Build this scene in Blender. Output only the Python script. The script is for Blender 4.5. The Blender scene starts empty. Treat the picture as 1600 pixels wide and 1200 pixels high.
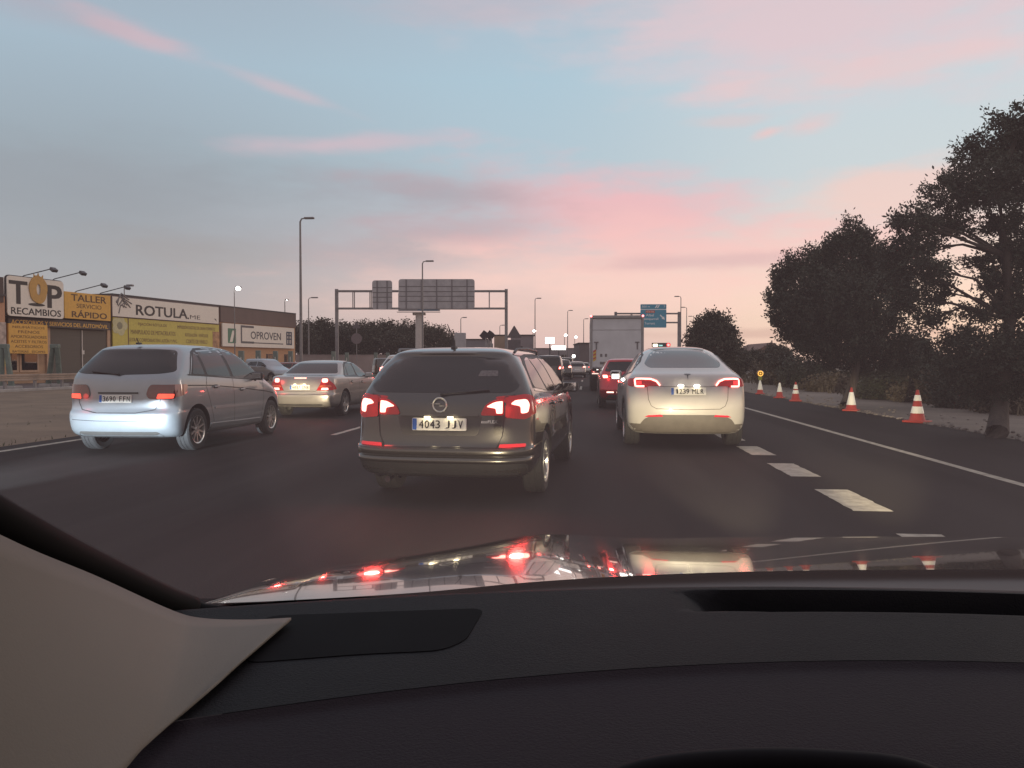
import bpy, bmesh, math, random
from mathutils import Vector, Matrix, noise
from mathutils.bvhtree import BVHTree
from mathutils.geometry import delaunay_2d_cdt
R = math.radians
PI = math.pi
random.seed(7)
scene = bpy.context.scene
COL = scene.collection

# ------------------------------------------------------------------ camera
EYE = Vector((0.0, 0.0, 1.33))
YAW = R(5.46)            # camera turned left of the road
PITCH = R(1.52)          # camera looks slightly down
FPX = 1202.0
cam_d = bpy.data.cameras.new('camera')
cam_d.sensor_width = 36.0
cam_d.lens = FPX / 1600 * 36
cam_d.clip_start = 0.05
cam_d.clip_end = 6000
cam = bpy.data.objects.new('camera', cam_d)
COL.objects.link(cam)
cam.location = EYE
cam.rotation_euler = (PI/2 - PITCH, 0, YAW)
scene.camera = cam
CM = cam.rotation_euler.to_matrix()


def ray(px, py):
    return CM @ Vector(((px-800)/FPX, (600-py)/FPX, -1.0))


def at(px, py, d):
    """world point seen at that pixel, d metres along the viewing axis"""
    return EYE + ray(px, py) * d


def gnd(px, py, z=0.0):
    r = ray(px, py)
    return EYE + r * ((z - EYE.z) / r.z)


def plan(xc, d, z=0.0):
    """camera-aligned plan coordinates (right, ahead) to the world"""
    c, s = math.cos(YAW), math.sin(YAW)
    return Vector((c*xc - s*d, s*xc + c*d, z))


# ------------------------------------------------------------------ world
scene.view_settings.view_transform = 'Standard'
scene.view_settings.look = 'None'
scene.view_settings.exposure = 0.0
scene.view_settings.gamma = 1.0
scene.cycles.use_denoising = True
scene.cycles.max_bounces = 8
scene.cycles.transparent_max_bounces = 12
scene.cycles.caustics_reflective = False
scene.cycles.caustics_refractive = False
scene.cycles.sample_clamp_indirect = 4.0


def lin(r, g, b):
    def f(c):
        c /= 255.0
        return c/12.92 if c <= 0.04045 else ((c+0.055)/1.055)**2.4
    return (f(r), f(g), f(b), 1.0)


world = bpy.data.worlds.new('World')
scene.world = world
world.use_nodes = True
wt = world.node_tree
wt.nodes.clear()


def wire(t, sock, v):
    if hasattr(v, 'is_output') or isinstance(v, bpy.types.NodeSocket):
        t.links.new(v, sock)
    elif isinstance(v, (tuple, list)) and len(v) == 3 and sock.type == 'RGBA':
        sock.default_value = (*v, 1)
    else:
        sock.default_value = v


def math_n(t, op, a, b=0.0, c=None, clamp=False):
    n = t.nodes.new('ShaderNodeMath')
    n.operation = op
    n.use_clamp = clamp
    wire(t, n.inputs[0], a)
    wire(t, n.inputs[1], b)
    if c is not None:
        wire(t, n.inputs[2], c)
    return n.outputs[0]


def mix_n(t, fac, a, b, mode='MIX'):
    n = t.nodes.new('ShaderNodeMix')
    n.data_type = 'RGBA'
    n.blend_type = mode
    wire(t, n.inputs[0], fac)
    wire(t, n.inputs[6], a)
    wire(t, n.inputs[7], b)
    return n.outputs[2]


def ramp_n(t, fac, stops, interp='LINEAR'):
    n = t.nodes.new('ShaderNodeValToRGB')
    n.color_ramp.interpolation = interp
    el = n.color_ramp.elements
    while len(el) < len(stops):
        el.new(0.5)
    for e, (p, c) in zip(el, stops):
        e.position = p
        e.color = c if len(c) == 4 else (*c, 1)
    wire(t, n.inputs[0], fac)
    return n.outputs[0]


def smooth_n(t, v, a, b):
    n = t.nodes.new('ShaderNodeMapRange')
    n.interpolation_type = 'SMOOTHSTEP'
    wire(t, n.inputs[0], v)
    n.inputs[1].default_value = a
    n.inputs[2].default_value = b
    return n.outputs[0]


def noise_n(t, vec, scale, detail=4, rough=0.55):
    n = t.nodes.new('ShaderNodeTexNoise')
    n.inputs['Scale'].default_value = scale
    n.inputs['Detail'].default_value = detail
    n.inputs['Roughness'].default_value = rough
    if vec is not None:
        t.links.new(vec, n.inputs['Vector'])
    return n


def build_world():
    t = wt
    tc = t.nodes.new('ShaderNodeTexCoord')
    sp = t.nodes.new('ShaderNodeSeparateXYZ')
    t.links.new(tc.outputs['Generated'], sp.inputs[0])
    x, y, z = sp.outputs
    az = math_n(t, 'ARCTAN2', x, y)                  # compass angle from the road
    az = math_n(t, 'ADD', az, YAW)
    el = math_n(t, 'ARCSINE', z)
    cb = t.nodes.new('ShaderNodeCombineXYZ')
    wire(t, cb.inputs[0], math_n(t, 'MULTIPLY', az, 2.2))
    wire(t, cb.inputs[1], math_n(t, 'MULTIPLY', el, 9.0))
    nz1 = noise_n(t, cb.outputs[0], 2.2, 6, 0.6).outputs[0]
    cb2 = t.nodes.new('ShaderNodeCombineXYZ')
    wire(t, cb2.inputs[0], math_n(t, 'MULTIPLY', az, 5.0))
    wire(t, cb2.inputs[1], math_n(t, 'ADD', math_n(t, 'MULTIPLY', el, 16.0), 7.3))
    nz2 = noise_n(t, cb2.outputs[0], 2.0, 5, 0.55).outputs[0]
    w1 = math_n(t, 'SUBTRACT', nz1, 0.5)
    w2 = math_n(t, 'SUBTRACT', nz2, 0.5)
    e2 = math_n(t, 'MULTIPLY', el, 2.0, clamp=True)  # 0..0.5 rad
    left = ramp_n(t, e2, [(0.0, lin(172, 160, 160)), (0.16, lin(136, 138, 147)), (0.30, lin(124, 134, 146)),
                          (0.50, lin(124, 146, 160)), (0.70, lin(142, 172, 190)), (0.94, lin(138, 156, 174))])
    right = ramp_n(t, e2, [(0.0, lin(226, 188, 168)), (0.16, lin(240, 206, 184)), (0.30, lin(226, 202, 192)),
                           (0.44, lin(186, 201, 206)), (0.70, lin(184, 204, 212)), (0.94, lin(180, 190, 198))])
    mid = ramp_n(t, e2, [(0.0, lin(206, 172, 168)), (0.16, lin(220, 182, 176)), (0.30, lin(186, 178, 186)),
                         (0.48, lin(156, 184, 198)), (0.70, lin(150, 188, 206)), (0.94, lin(156, 176, 194))])
    base = mix_n(t, smooth_n(t, az, -0.50, 0.06), left, mid)
    base = mix_n(t, smooth_n(t, az, 0.0, 0.42), base, right)
    base = mix_n(t, 0.20, base, lin(182, 182, 188))
    # clouds: (px, py, half width px, half height px, tilt, colour, strength, softness)
    clouds = [
        (100, 290, 420, 60, 0.0, (124, 128, 138), 0.4, 1.3),
        (330, 392, 190, 30, 0.0, (140, 134, 137), 0.5, 1.2),
        (640, 395, 210, 40, 0.05, (166, 150, 158), 0.75, 0.9),
        (1010, 430, 440, 60, 0.0, (236, 194, 186), 0.9, 1.2),
        (960, 330, 300, 58, -0.10, (230, 168, 173), 0.85, 1.1),
        (1090, 385, 330, 46, -0.05, (234, 180, 178), 0.8, 1.2),
        (690, 308, 180, 40, -0.06, (148, 144, 156), 0.75, 1.2),
        (720, 355, 170, 22, 0.0, (176, 152, 162), 0.6, 0.9),
        (1120, 410, 190, 16, 0.0, (196, 160, 166), 0.6, 1.0),
        (1380, 300, 150, 40, 0.05, (226, 190, 182), 0.85, 0.9),
        (1320, 55, 480, 100, -0.10, (212, 188, 194), 0.95, 1.1),
        (1390, 125, 240, 26, 0.02, (222, 188, 188), 0.6, 1.0),
        (205, 78, 100, 16, -0.22, (210, 172, 180), 0.65, 1.1),
        (40, 30, 130, 26, -0.1, (172, 158, 170), 0.5, 1.3),
        (455, 162, 95, 10, -0.24, (204, 176, 184), 0.55, 1.2),
        (530, 236, 160, 15, 0.10, (202, 174, 184), 0.7, 1.1),
        (760, 50, 200, 26, 0.05, (176, 172, 184), 0.6, 1.0),
        (1262, 208, 40, 13, 0.1, (220, 184, 184), 0.65, 1.2),
        (1195, 220, 24, 8, 0.2, (232, 180, 176), 0.65, 1.2),
        (1130, 204, 60, 10, 0.0, (206, 186, 188), 0.6, 1.0),
        (1280, 520, 300, 8, 0.0, (186, 154, 150), 0.6, 0.9),
    ]
    out = base
    for px, py, hw, hh, tilt, c, k, soft in clouds:
        a0, e0 = math.atan((px-800)/FPX), (568-py)/FPX*math.cos(math.atan((px-800)/FPX))
        da = math_n(t, 'SUBTRACT', az, a0)
        de = math_n(t, 'SUBTRACT', el, e0)
        de = math_n(t, 'SUBTRACT', de, math_n(t, 'MULTIPLY', da, tilt))
        u = math_n(t, 'DIVIDE', da, hw/FPX)
        v = math_n(t, 'DIVIDE', de, hh/FPX)
        d2 = math_n(t, 'ADD', math_n(t, 'MULTIPLY', u, u), math_n(t, 'MULTIPLY', v, v))
        d = math_n(t, 'SQRT', d2)
        d = math_n(t, 'ADD', d, math_n(t, 'MULTIPLY', w1, 2.0))
        d = math_n(t, 'ADD', d, math_n(t, 'MULTIPLY', w2, 1.2))
        m = smooth_n(t, d, 1.0+0.35*soft, 1.0-0.85*soft)
        out = mix_n(t, math_n(t, 'MULTIPLY', m, k), out, lin(*c))
    out = mix_n(t, 0.08, out, lin(205, 196, 196))
    # far overhead and behind: plain dusk blue
    up = smooth_n(t, el, 0.48, 0.9)
    out = mix_n(t, up, out, lin(196, 184, 190))
    back = smooth_n(t, math_n(t, 'ABSOLUTE', az), 1.0, 2.0)
    out = mix_n(t, back, out, mix_n(t, smooth_n(t, el, 0.0, 0.6), lin(205, 186, 180), lin(180, 176, 184)))
    sky = t.nodes.new('ShaderNodeTexSky')
    sky.sky_type = 'NISHITA'
    sky.sun_disc = False
    sky.sun_elevation = R(1.5)
    sky.sun_rotation = R(60)
    bg = t.nodes.new('ShaderNodeBackground')
    wire(t, bg.inputs[0], out)
    bg.inputs[1].default_value = 1.13
    bg2 = t.nodes.new('ShaderNodeBackground')
    t.links.new(sky.outputs[0], bg2.inputs[0])
    bg2.inputs[1].default_value = 0.05
    add = t.nodes.new('ShaderNodeAddShader')
    t.links.new(bg.outputs[0], add.inputs[0])
    t.links.new(bg2.outputs[0], add.inputs[1])
    wo = t.nodes.new('ShaderNodeOutputWorld')
    t.links.new(add.outputs[0], wo.inputs[0])


build_world()

sun_d = bpy.data.lights.new('sun', 'SUN')
sun_d.energy = 0.25
sun_d.angle = R(12)
sun_d.color = (1.0, 0.80, 0.68)
sun = bpy.data.objects.new('sun', sun_d)
COL.objects.link(sun)
sun.rotation_euler = (R(82), 0, R(180-60))     # low glow ahead on the right

# ------------------------------------------------------------------ helpers


def setp(o, label=None, cat=None, group=None, kind=None):
    if label: o['label'] = label
    if cat: o['category'] = cat
    if group: o['group'] = group
    if kind: o['kind'] = kind
    return o


def thing(name, label, cat, loc=(0, 0, 0), rz=0.0, group=None):
    o = bpy.data.objects.new(name, None)
    o.empty_display_size = 0.3
    COL.objects.link(o)
    o.location = loc
    o.rotation_euler = (0, 0, rz)
    return setp(o, label, cat, group)


def link(name, me, mats, parent=None):
    o = bpy.data.objects.new(name, me)
    COL.objects.link(o)
    if mats is not None:
        for m in (mats if isinstance(mats, (list, tuple)) else [mats]):
            me.materials.append(m)
    if parent is not None:
        o.parent = parent
    return o


def copy_tree(o, parent=None):
    c = o.copy()
    COL.objects.link(c)
    if parent is not None:
        c.parent = parent
    for ch in list(o.children):
        copy_tree(ch, c)
    return c


class MB:
    """collects shapes for ONE mesh"""
    def __init__(s):
        s.v, s.f, s.m = [], [], []

    def face(s, pts, mi=0):
        n = len(s.v)
        s.v += [tuple(p) for p in pts]
        s.f.append(tuple(range(n, n+len(pts))))
        s.m.append(mi)

    def mesh_(s, vs, fs, mi=0):
        n = len(s.v)
        s.v += [tuple(p) for p in vs]
        for f in fs:
            s.f.append(tuple(n+i for i in f))
            s.m.append(mi)

    def box(s, c, size, rz=0.0, mi=0, M=None, bev=0.0):
        hx, hy, hz = size[0]/2, size[1]/2, size[2]/2
        rot = M if M is not None else Matrix.Rotation(rz, 3, 'Z')
        c = Vector(c)
        if bev <= 0:
            vs = [c + rot @ Vector((x*hx, y*hy, z*hz)) for x in (-1, 1) for y in (-1, 1) for z in (-1, 1)]
            s.mesh_(vs, [(0, 1, 3, 2), (4, 6, 7, 5), (0, 4, 5, 1), (2, 3, 7, 6), (0, 2, 6, 4), (1, 5, 7, 3)], mi)
        else:
            b = bmesh.new()
            bmesh.ops.create_cube(b, size=1.0)
            for v in b.verts:
                v.co = Vector((v.co.x*size[0], v.co.y*size[1], v.co.z*size[2]))
            bmesh.ops.bevel(b, geom=list(b.edges), offset=bev, segments=2, profile=0.5, affect='EDGES')
            b.verts.index_update()
            s.mesh_([c + rot @ v.co for v in b.verts], [[v.index for v in f.verts] for f in b.faces], mi)
            b.free()

    def tube(s, pts, rad, n=8, mi=0, cap=True):
        pts = [Vector(p) for p in pts]
        rr = rad if isinstance(rad, (list, tuple)) else [rad]*len(pts)
        rings = []
        for i, p in enumerate(pts):
            a = pts[max(0, i-1)]
            b = pts[min(len(pts)-1, i+1)]
            d = (b-a).normalized()
            u = d.cross(Vector((0, 0, 1)))
            if u.length < 1e-3:
                u = d.cross(Vector((0, 1, 0)))
            u.normalize()
            w = d.cross(u)
            rings.append([p + (u*math.cos(2*PI*k/n) + w*math.sin(2*PI*k/n))*rr[i] for k in range(n)])
        vs = [q for r in rings for q in r]
        fs = []
        for i in range(len(pts)-1):
            for k in range(n):
                k2 = (k+1) % n
                fs.append((i*n+k, i*n+k2, (i+1)*n+k2, (i+1)*n+k))
        if cap:
            fs.append(tuple(range(n-1, -1, -1)))
            fs.append(tuple((len(pts)-1)*n+k for k in range(n)))
        s.mesh_(vs, fs, mi)

    def lathe(s, prof, n=24, origin=(0, 0, 0), axis='Z', mi=0):
        """prof: (radius, height) list"""
        o = Vector(origin)
        vs = []
        for r, h in prof:
            for k in range(n):
                a = 2*PI*k/n
                if axis == 'Z':
                    vs.append(o + Vector((r*math.cos(a), r*math.sin(a), h)))
                else:
                    vs.append(o + Vector((h, r*math.cos(a), r*math.sin(a))))
        fs = []
        for i in range(len(prof)-1):
            for k in range(n):
                k2 = (k+1) % n
                fs.append((i*n+k, i*n+k2, (i+1)*n+k2, (i+1)*n+k))
        s.mesh_(vs, fs, mi)

    def prism(s, poly, f0, f1, mi=0):
        """poly: 2-D list; f0/f1 map (u,v) to a 3-D point on the two faces"""
        a = [Vector(f0(*p)) for p in poly]
        b = [Vector(f1(*p)) for p in poly]
        n = len(poly)
        s.mesh_(a+b, [tuple(range(n-1, -1, -1)), tuple(range(n, 2*n))] +
                [(i, (i+1) % n, n+(i+1) % n, n+i) for i in range(n)], mi)

    def ellipsoid(s, c, rad, M=None, nu=14, nv=10, mi=0):
        c = Vector(c)
        vs, fs = [], []
        for j in range(nv+1):
            th = PI*j/nv
            for i in range(nu):
                ph = 2*PI*i/nu
                p = Vector((rad[0]*math.sin(th)*math.cos(ph), rad[1]*math.sin(th)*math.sin(ph), rad[2]*math.cos(th)))
                vs.append(c + (M @ p if M is not None else p))
        for j in range(nv):
            for i in range(nu):
                fs.append((j*nu+i, j*nu+(i+1) % nu, (j+1)*nu+(i+1) % nu, (j+1)*nu+i))
        s.mesh_(vs, fs, mi)

    def build(s, name, mats, parent=None, smooth=False, angle=40):
        me = bpy.data.meshes.new(name)
        me.from_pydata(s.v, [], s.f)
        me.update()
        b = bmesh.new()
        b.from_mesh(me)
        bmesh.ops.recalc_face_normals(b, faces=b.faces)
        b.to_mesh(me)
        b.free()
        o = link(name, me, mats, parent)
        if len(me.polygons) == len(s.m):
            me.polygons.foreach_set('material_index', s.m)
        if smooth:
            me.polygons.foreach_set('use_smooth', [True]*len(me.polygons))
            me.set_sharp_from_angle(angle=R(angle))
        me.update()
        return o


# ------------------------------------------------------------------ materials
MATS = {}


def mat(name, color, rough=0.6, metal=0.0, coat=0.0, vary=0.12, scale=6.0, bump=0.0, bscale=60.0, ior=1.5, spec=0.5, coat_rough=0.04, stretch=None):
    if name in MATS:
        return MATS[name]
    m = bpy.data.materials.new(name)
    m.use_nodes = True
    t = m.node_tree
    p = t.nodes['Principled BSDF']
    tc = t.nodes.new('ShaderNodeTexCoord')
    vec = tc.outputs['Object']
    if stretch:
        mp = t.nodes.new('ShaderNodeMapping')
        mp.inputs['Scale'].default_value = stretch
        t.links.new(vec, mp.inputs[0])
        vec = mp.outputs[0]
    nz = noise_n(t, vec, scale, 5, 0.6)
    c = color if len(color) == 4 else (*color, 1)
    lo = tuple(max(0, k*(1-vary)) for k in c[:3])
    hi = tuple(min(1, k*(1+vary)) for k in c[:3])
    col = ramp_n(t, nz.outputs[0], [(0.3, lo), (0.7, hi)])
    t.links.new(col, p.inputs['Base Color'])
    p.inputs['Roughness'].default_value = rough
    rn = math_n(t, 'MULTIPLY_ADD', nz.outputs[0], 0.18*rough, rough*0.91)
    t.links.new(rn, p.inputs['Roughness'])
    p.inputs['Metallic'].default_value = metal
    p.inputs['IOR'].default_value = ior
    p.inputs['Specular IOR Level'].default_value = spec
    p.inputs['Coat Weight'].default_value = coat
    p.inputs['Coat Roughness'].default_value = coat_rough
    if bump > 0:
        n2 = noise_n(t, vec, bscale, 4, 0.6)
        bp = t.nodes.new('ShaderNodeBump')
        bp.inputs['Strength'].default_value = bump
        bp.inputs['Distance'].default_value = 0.02
        t.links.new(n2.outputs[0], bp.inputs['Height'])
        t.links.new(bp.outputs[0], p.inputs['Normal'])
    MATS[name] = m
    return m


def lamp_mat(name, color, strength, base=None):
    if name in MATS:
        return MATS[name]
    m = bpy.data.materials.new(name)
    m.use_nodes = True
    t = m.node_tree
    p = t.nodes['Principled BSDF']
    b = base or color
    p.inputs['Base Color'].default_value = (*b[:3], 1)
    p.inputs['Roughness'].default_value = 0.15
    tc = t.nodes.new('ShaderNodeTexCoord')
    nz = noise_n(t, tc.outputs['Object'], 28.0, 2, 0.5)
    st = math_n(t, 'MULTIPLY_ADD', nz.outputs[0], strength*0.5, strength*0.75)
    p.inputs['Emission Color'].default_value = (*color[:3], 1)
    t.links.new(st, p.inputs['Emission Strength'])
    MATS[name] = m
    return m


BLACK = mat('black_plastic', (0.015, 0.015, 0.016), 0.55)
RUBBER = mat('tyre_rubber', (0.013, 0.013, 0.014), 0.8, bump=0.3, bscale=40)
GLASS = mat('tinted_glass', (0.008, 0.0075, 0.008), 0.03, ior=1.5, vary=0.3, scale=2)
CHROME = mat('chrome', (0.75, 0.75, 0.75), 0.12, metal=1.0)
ALLOY = mat('alloy_rim', (0.55, 0.54, 0.53), 0.28, metal=0.85, vary=0.1)
PLATE_W = mat('plate_white', (0.78, 0.76, 0.70), 0.45, vary=0.06, scale=20)
PLATE_B = mat('plate_blue', (0.03, 0.12, 0.45), 0.45)
INK = mat('plate_ink', (0.015, 0.015, 0.015), 0.5)
RED_LENS = lamp_mat('red_lens', (1.0, 0.015, 0.03), 0.07, (0.35, 0.01, 0.01))
RED_DIM = mat('red_reflector', (0.45, 0.015, 0.02), 0.15, coat=1.0)
DARK_LENS = mat('smoked_lens', (0.09, 0.012, 0.014), 0.08, coat=1.0)
BRAKE = lamp_mat('brake_core', (1.0, 0.30, 0.24), 5.0)
BRAKE_MID = lamp_mat('brake_soft', (1.0, 0.10, 0.07), 2.2)
WHITE_GLOW = lamp_mat('white_glow', (1.0, 0.95, 0.86), 6.0)
PLATE_LED = lamp_mat('plate_lamp', (1.0, 0.84, 0.55), 6.0)


def text_mesh(s, bold=0.0, spacing=1.0, shear=0.0):
    """2-D verts/faces of a line of text, normalised to height of capitals = 1, centred"""
    cu = bpy.data.curves.new('txt', 'FONT')
    cu.body = s
    cu.size = 1.0
    cu.offset = bold
    cu.space_character = spacing
    cu.shear = shear
    cu.resolution_u = 3
    ob = bpy.data.objects.new('txt', cu)
    me = bpy.data.meshes.new_from_object(ob)
    vs = [(v.co.x, v.co.y) for v in me.vertices]
    fs = [tuple(p.vertices) for p in me.polygons]
    bpy.data.objects.remove(ob)
    bpy.data.curves.remove(cu)
    bpy.data.meshes.remove(me)
    return vs, fs


def letter(mb, s, frame, cx, cy, w, h, bold=0.0, spacing=1.0, mi=0, off=0.004, shear=0.0, thick=0.0):
    """fit a text line in a w x h box centred at (cx,cy) of frame(u,v,n)->point"""
    vs, fs = text_mesh(s, 0.0, spacing, shear)
    if not vs:
        return
    x0 = min(v[0] for v in vs); x1 = max(v[0] for v in vs)
    y0 = min(v[1] for v in vs); y1 = max(v[1] for v in vs)
    sx = w/(x1-x0); sy = h/(y1-y0)
    f2 = [(cx+(x-(x0+x1)/2)*sx, cy+(y-(y0+y1)/2)*sy) for x, y in vs]
    e = bold*0.9*h                                    # a heavier stroke: the same outline laid side by side
    sh = ((0, 0),) if e == 0 else ((-e, -e*.5), (e, -e*.5), (-e, e*.5), (e, e*.5), (0, 0))
    for k, (dx, dy) in enumerate(sh):
        mb.mesh_([frame(u+dx, v+dy, off+0.0006*k) for u, v in f2], fs, mi)


def rounded(poly, r, n=5):
    out = []
    k = len(poly)
    rr = r if isinstance(r, (list, tuple)) else [r]*k
    for i in range(k):
        p = Vector(poly[i]); a = Vector(poly[i-1]); b = Vector(poly[(i+1) % k])
        da = (a-p); db = (b-p)
        q = min(rr[i], da.length*0.45, db.length*0.45)
        if q < 1e-4:
            out.append(tuple(p)); continue
        s = p+da.normalized()*q
        e = p+db.normalized()*q
        for j in range(n+1):
            tt = j/n
            out.append(tuple(s*(1-tt)**2 + p*2*tt*(1-tt) + e*tt*tt))
    return out


# ------------------------------------------------------------------ car kit
def catmull(rows, per):
    out = []
    n = len(rows)
    for i in range(n-1):
        p0 = rows[max(0, i-1)]; p1 = rows[i]; p2 = rows[i+1]; p3 = rows[min(n-1, i+2)]
        for k in range(per):
            t = k/per
            out.append([0.5*((2*b)+(-a+c)*t+(2*a-5*b+4*c-d)*t*t+(-a+3*b-3*c+d)*t**3) for a, b, c, d in zip(p0, p1, p2, p3)])
    out.append(list(rows[-1]))
    return out


def body_grid(rows, per=4, nr=16, ns=26, nf=12, npow=3.0, tr=0.05, tf=0.07):
    rows = [list(r) for r in rows]
    rr = catmull(rows, per)
    L0 = min(r[0] for r in rows); L1 = max(r[2] for r in rows)
    ym = (L0+L1)/2
    verts, faces = [], []
    m = None
    for yr, zr, yf, zf, w, cr, cf in rr:
        w = max(w, 0.004)
        span = yf-yr
        cr = min(max(cr, 0.02), span*0.45); cf = min(max(cf, 0.02), span*0.45)
        half = []
        for i in range(nr+1):
            th = i/nr*PI/2
            s = math.sin(th)**(2/npow) if th > 0 else 0
            c = math.cos(th)**(2/npow) if th < PI/2-1e-9 else 0
            half.append((w*s, yr+cr*(1-c)))
        for i in range(1, ns):
            half.append((w, yr+cr+(yf-cf-yr-cr)*i/ns))
        for i in range(nf, -1, -1):
            th = i/nf*PI/2
            s = math.sin(th)**(2/npow) if th > 0 else 0
            c = math.cos(th)**(2/npow) if th < PI/2-1e-9 else 0
            half.append((w*s, yf-cf*(1-c)))
        pts = []
        for x, y in half:
            q = 1.0
            if y < ym: q -= tr*((ym-y)/(ym-L0))**2.5
            else: q -= tf*((y-ym)/(L1-ym))**2.5
            t = (y-yr)/span
            pts.append((x*q, y, zr+(zf-zr)*t))
        ring = pts + [(-x, y, z) for x, y, z in reversed(pts[1:-1])]
        m = len(ring)
        verts += ring
    n = len(rr)
    for i in range(n-1):
        for k in range(m):
            k2 = (k+1) % m
            faces.append((i*m+k, i*m+k2, (i+1)*m+k2, (i+1)*m+k))
    faces.append(tuple(range(m)))
    faces.append(tuple((n-1)*m+k for k in range(m-1, -1, -1)))
    return verts, faces


class Car:
    def __init__(s, name, label, cat, spec, paint, loc, heading, group=None, detail=True):
        s.spec = spec
        s.root = thing(name, label, cat, loc, -heading, group)
        vs, fs = body_grid(spec['rows'], per=spec.get('per', 4), tr=spec.get('tr', 0.05), npow=spec.get('npow', 3.0))
        s.bvh = BVHTree.FromPolygons([Vector(v) for v in vs], fs)
        me = bpy.data.meshes.new('body')
        me.from_pydata(vs, [], fs)
        b = bmesh.new()
        b.from_mesh(me)
        bmesh.ops.recalc_face_normals(b, faces=b.faces)
        b.to_mesh(me)
        b.free()
        me.materials.append(paint)
        s.W = max(r[4] for r in spec['rows'])
        body = bpy.data.objects.new('body', me)
        COL.objects.link(body)
        wr = spec['wr']
        # wheel arches
        cm = MB()
        for y in spec['axles']:
            for sd in (-1, 1):
                x0, x1 = sd*(s.W-0.30), sd*(s.W+0.3)
                cm.lathe([(0.0005, x0), (wr+0.06, x0), (wr+0.06, x1), (0.0005, x1)], 40, (0, y, wr+0.01), 'X')
        cut = cm.build('cutter', BLACK)
        bm = bmesh.new(); bm.from_mesh(cut.data)
        bmesh.ops.remove_doubles(bm, verts=bm.verts, dist=0.002)
        bmesh.ops.recalc_face_normals(bm, faces=bm.faces)
        bm.to_mesh(cut.data); bm.free()
        md = body.modifiers.new('arch', 'BOOLEAN')
        md.operation = 'DIFFERENCE'
        md.object = cut
        md.solver = 'EXACT'
        md.material_mode = 'TRANSFER'
        dg = bpy.context.evaluated_depsgraph_get()
        nm = bpy.data.meshes.new_from_object(body.evaluated_get(dg))
        nm.name = 'body'
        body.modifiers.clear()
        body.data = nm
        bpy.data.objects.remove(cut)
        nm.polygons.foreach_set('use_smooth', [True]*len(nm.polygons))
        nm.set_sharp_from_angle(angle=R(50))
        body.parent = s.root
        s.body = body
        s.paint = paint

    def hit(s, axis, u, v):
        if axis == 'R':
            h = s.bvh.ray_cast(Vector((u, -3, v)), Vector((0, 1, 0)))
            if h[0] is None: h = s.bvh.find_nearest(Vector((u, 0, v)))
            return h[0], Vector((0, -1, 0))
        if axis in ('+X', '-X'):
            sg = 1 if axis == '+X' else -1
            h = s.bvh.ray_cast(Vector((sg*4, u, v)), Vector((-sg, 0, 0)))
            if h[0] is None: h = s.bvh.find_nearest(Vector((sg*0.8, u, v)))
            return h[0], Vector((sg, 0, 0))
        if axis == 'F':
            h = s.bvh.ray_cast(Vector((u, 9, v)), Vector((0, -1, 0)))
            if h[0] is None: h = s.bvh.find_nearest(Vector((u, 4, v)))
            return h[0], Vector((0, 1, 0))
        h = s.bvh.ray_cast(Vector((u, v, 4)), Vector((0, 0, -1)))
        if h[0] is None: h = s.bvh.find_nearest(Vector((u, v, 1)))
        return h[0], Vector((0, 0, 1))

    def patch_mb(s, mb, poly, axis, off=0.005, sp=0.05, thick=0.02, mi=0):
        pts = []
        k = len(poly)
        for i in range(k):
            a = Vector(poly[i]); b = Vector(poly[(i+1) % k])
            n = max(1, int((b-a).length/sp))
            for j in range(n):
                pts.append(a+(b-a)*j/n)
        nb = len(pts)
        x0 = min(p.x for p in pts); x1 = max(p.x for p in pts)
        y0 = min(p.y for p in pts); y1 = max(p.y for p in pts)
        inner = []

        def inside(q):
            c = False
            for i in range(nb):
                a, b = pts[i], pts[i-1]
                if (a.y > q.y) != (b.y > q.y) and q.x < (b.x-a.x)*(q.y-a.y)/(b.y-a.y)+a.x:
                    c = not c
            return c
        nx = int((x1-x0)/sp); ny = int((y1-y0)/sp)
        for i in range(1, nx+1):
            for j in range(1, ny+1):
                q = Vector((x0+(x1-x0)*(i-0.5)/max(nx, 1), y0+(y1-y0)*(j-0.5)/max(ny, 1)))
                if inside(q) and min((q-p).length for p in pts) > sp*0.35:
                    inner.append(q)
        res = delaunay_2d_cdt(pts+inner, [], [list(range(nb))], 1, 1e-5)
        vco, tris = res[0], res[2]
        P = []
        D = []
        for q in vco:
            h, d = s.hit(axis, q.x, q.y)
            P.append(h+d*off); D.append(d)
        cnt = {}
        for f in tris:
            for i in range(len(f)):
                e = (f[i], f[(i+1) % len(f)])
                key = (min(e), max(e))
                cnt.setdefault(key, []).append(e)
        faces = [tuple(f) for f in tris]
        n0 = len(P)
        back = {}
        for key, es in cnt.items():
            if len(es) == 1:
                a, b = es[0]
                for q in (a, b):
                    if q not in back:
                        back[q] = len(P); P.append(P[q]-D[q]*thick); D.append(D[q])
                faces.append((b, a, back[a], back[b]))
        mb.mesh_(P, faces, mi)

    def patch(s, name, poly, axis, m, off=0.005, sp=0.05, parent=None, thick=0.02):
        mb = MB()
        s.patch_mb(mb, poly, axis, off, sp, thick)
        return mb.build(name, m, parent or s.root, smooth=True, angle=50)

    def strip(s, mb, line, axis, w=0.007, off=0.003, mi=0, sp=0.06):
        """thin seam along a 2-D polyline"""
        pts = [Vector(p) for p in line]
        dens = []
        for a, b in zip(pts, pts[1:]):
            n = max(1, int((b-a).length/sp))
            dens += [a+(b-a)*j/n for j in range(n)]
        dens.append(pts[-1])
        vs = []
        for i, p in enumerate(dens):
            d = (dens[min(i+1, len(dens)-1)]-dens[max(i-1, 0)]).normalized()
            nrm = Vector((-d.y, d.x))*w/2
            for q in (p+nrm, p-nrm):
                h, dd = s.hit(axis, q.x, q.y)
                vs.append(h+dd*off)
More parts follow.
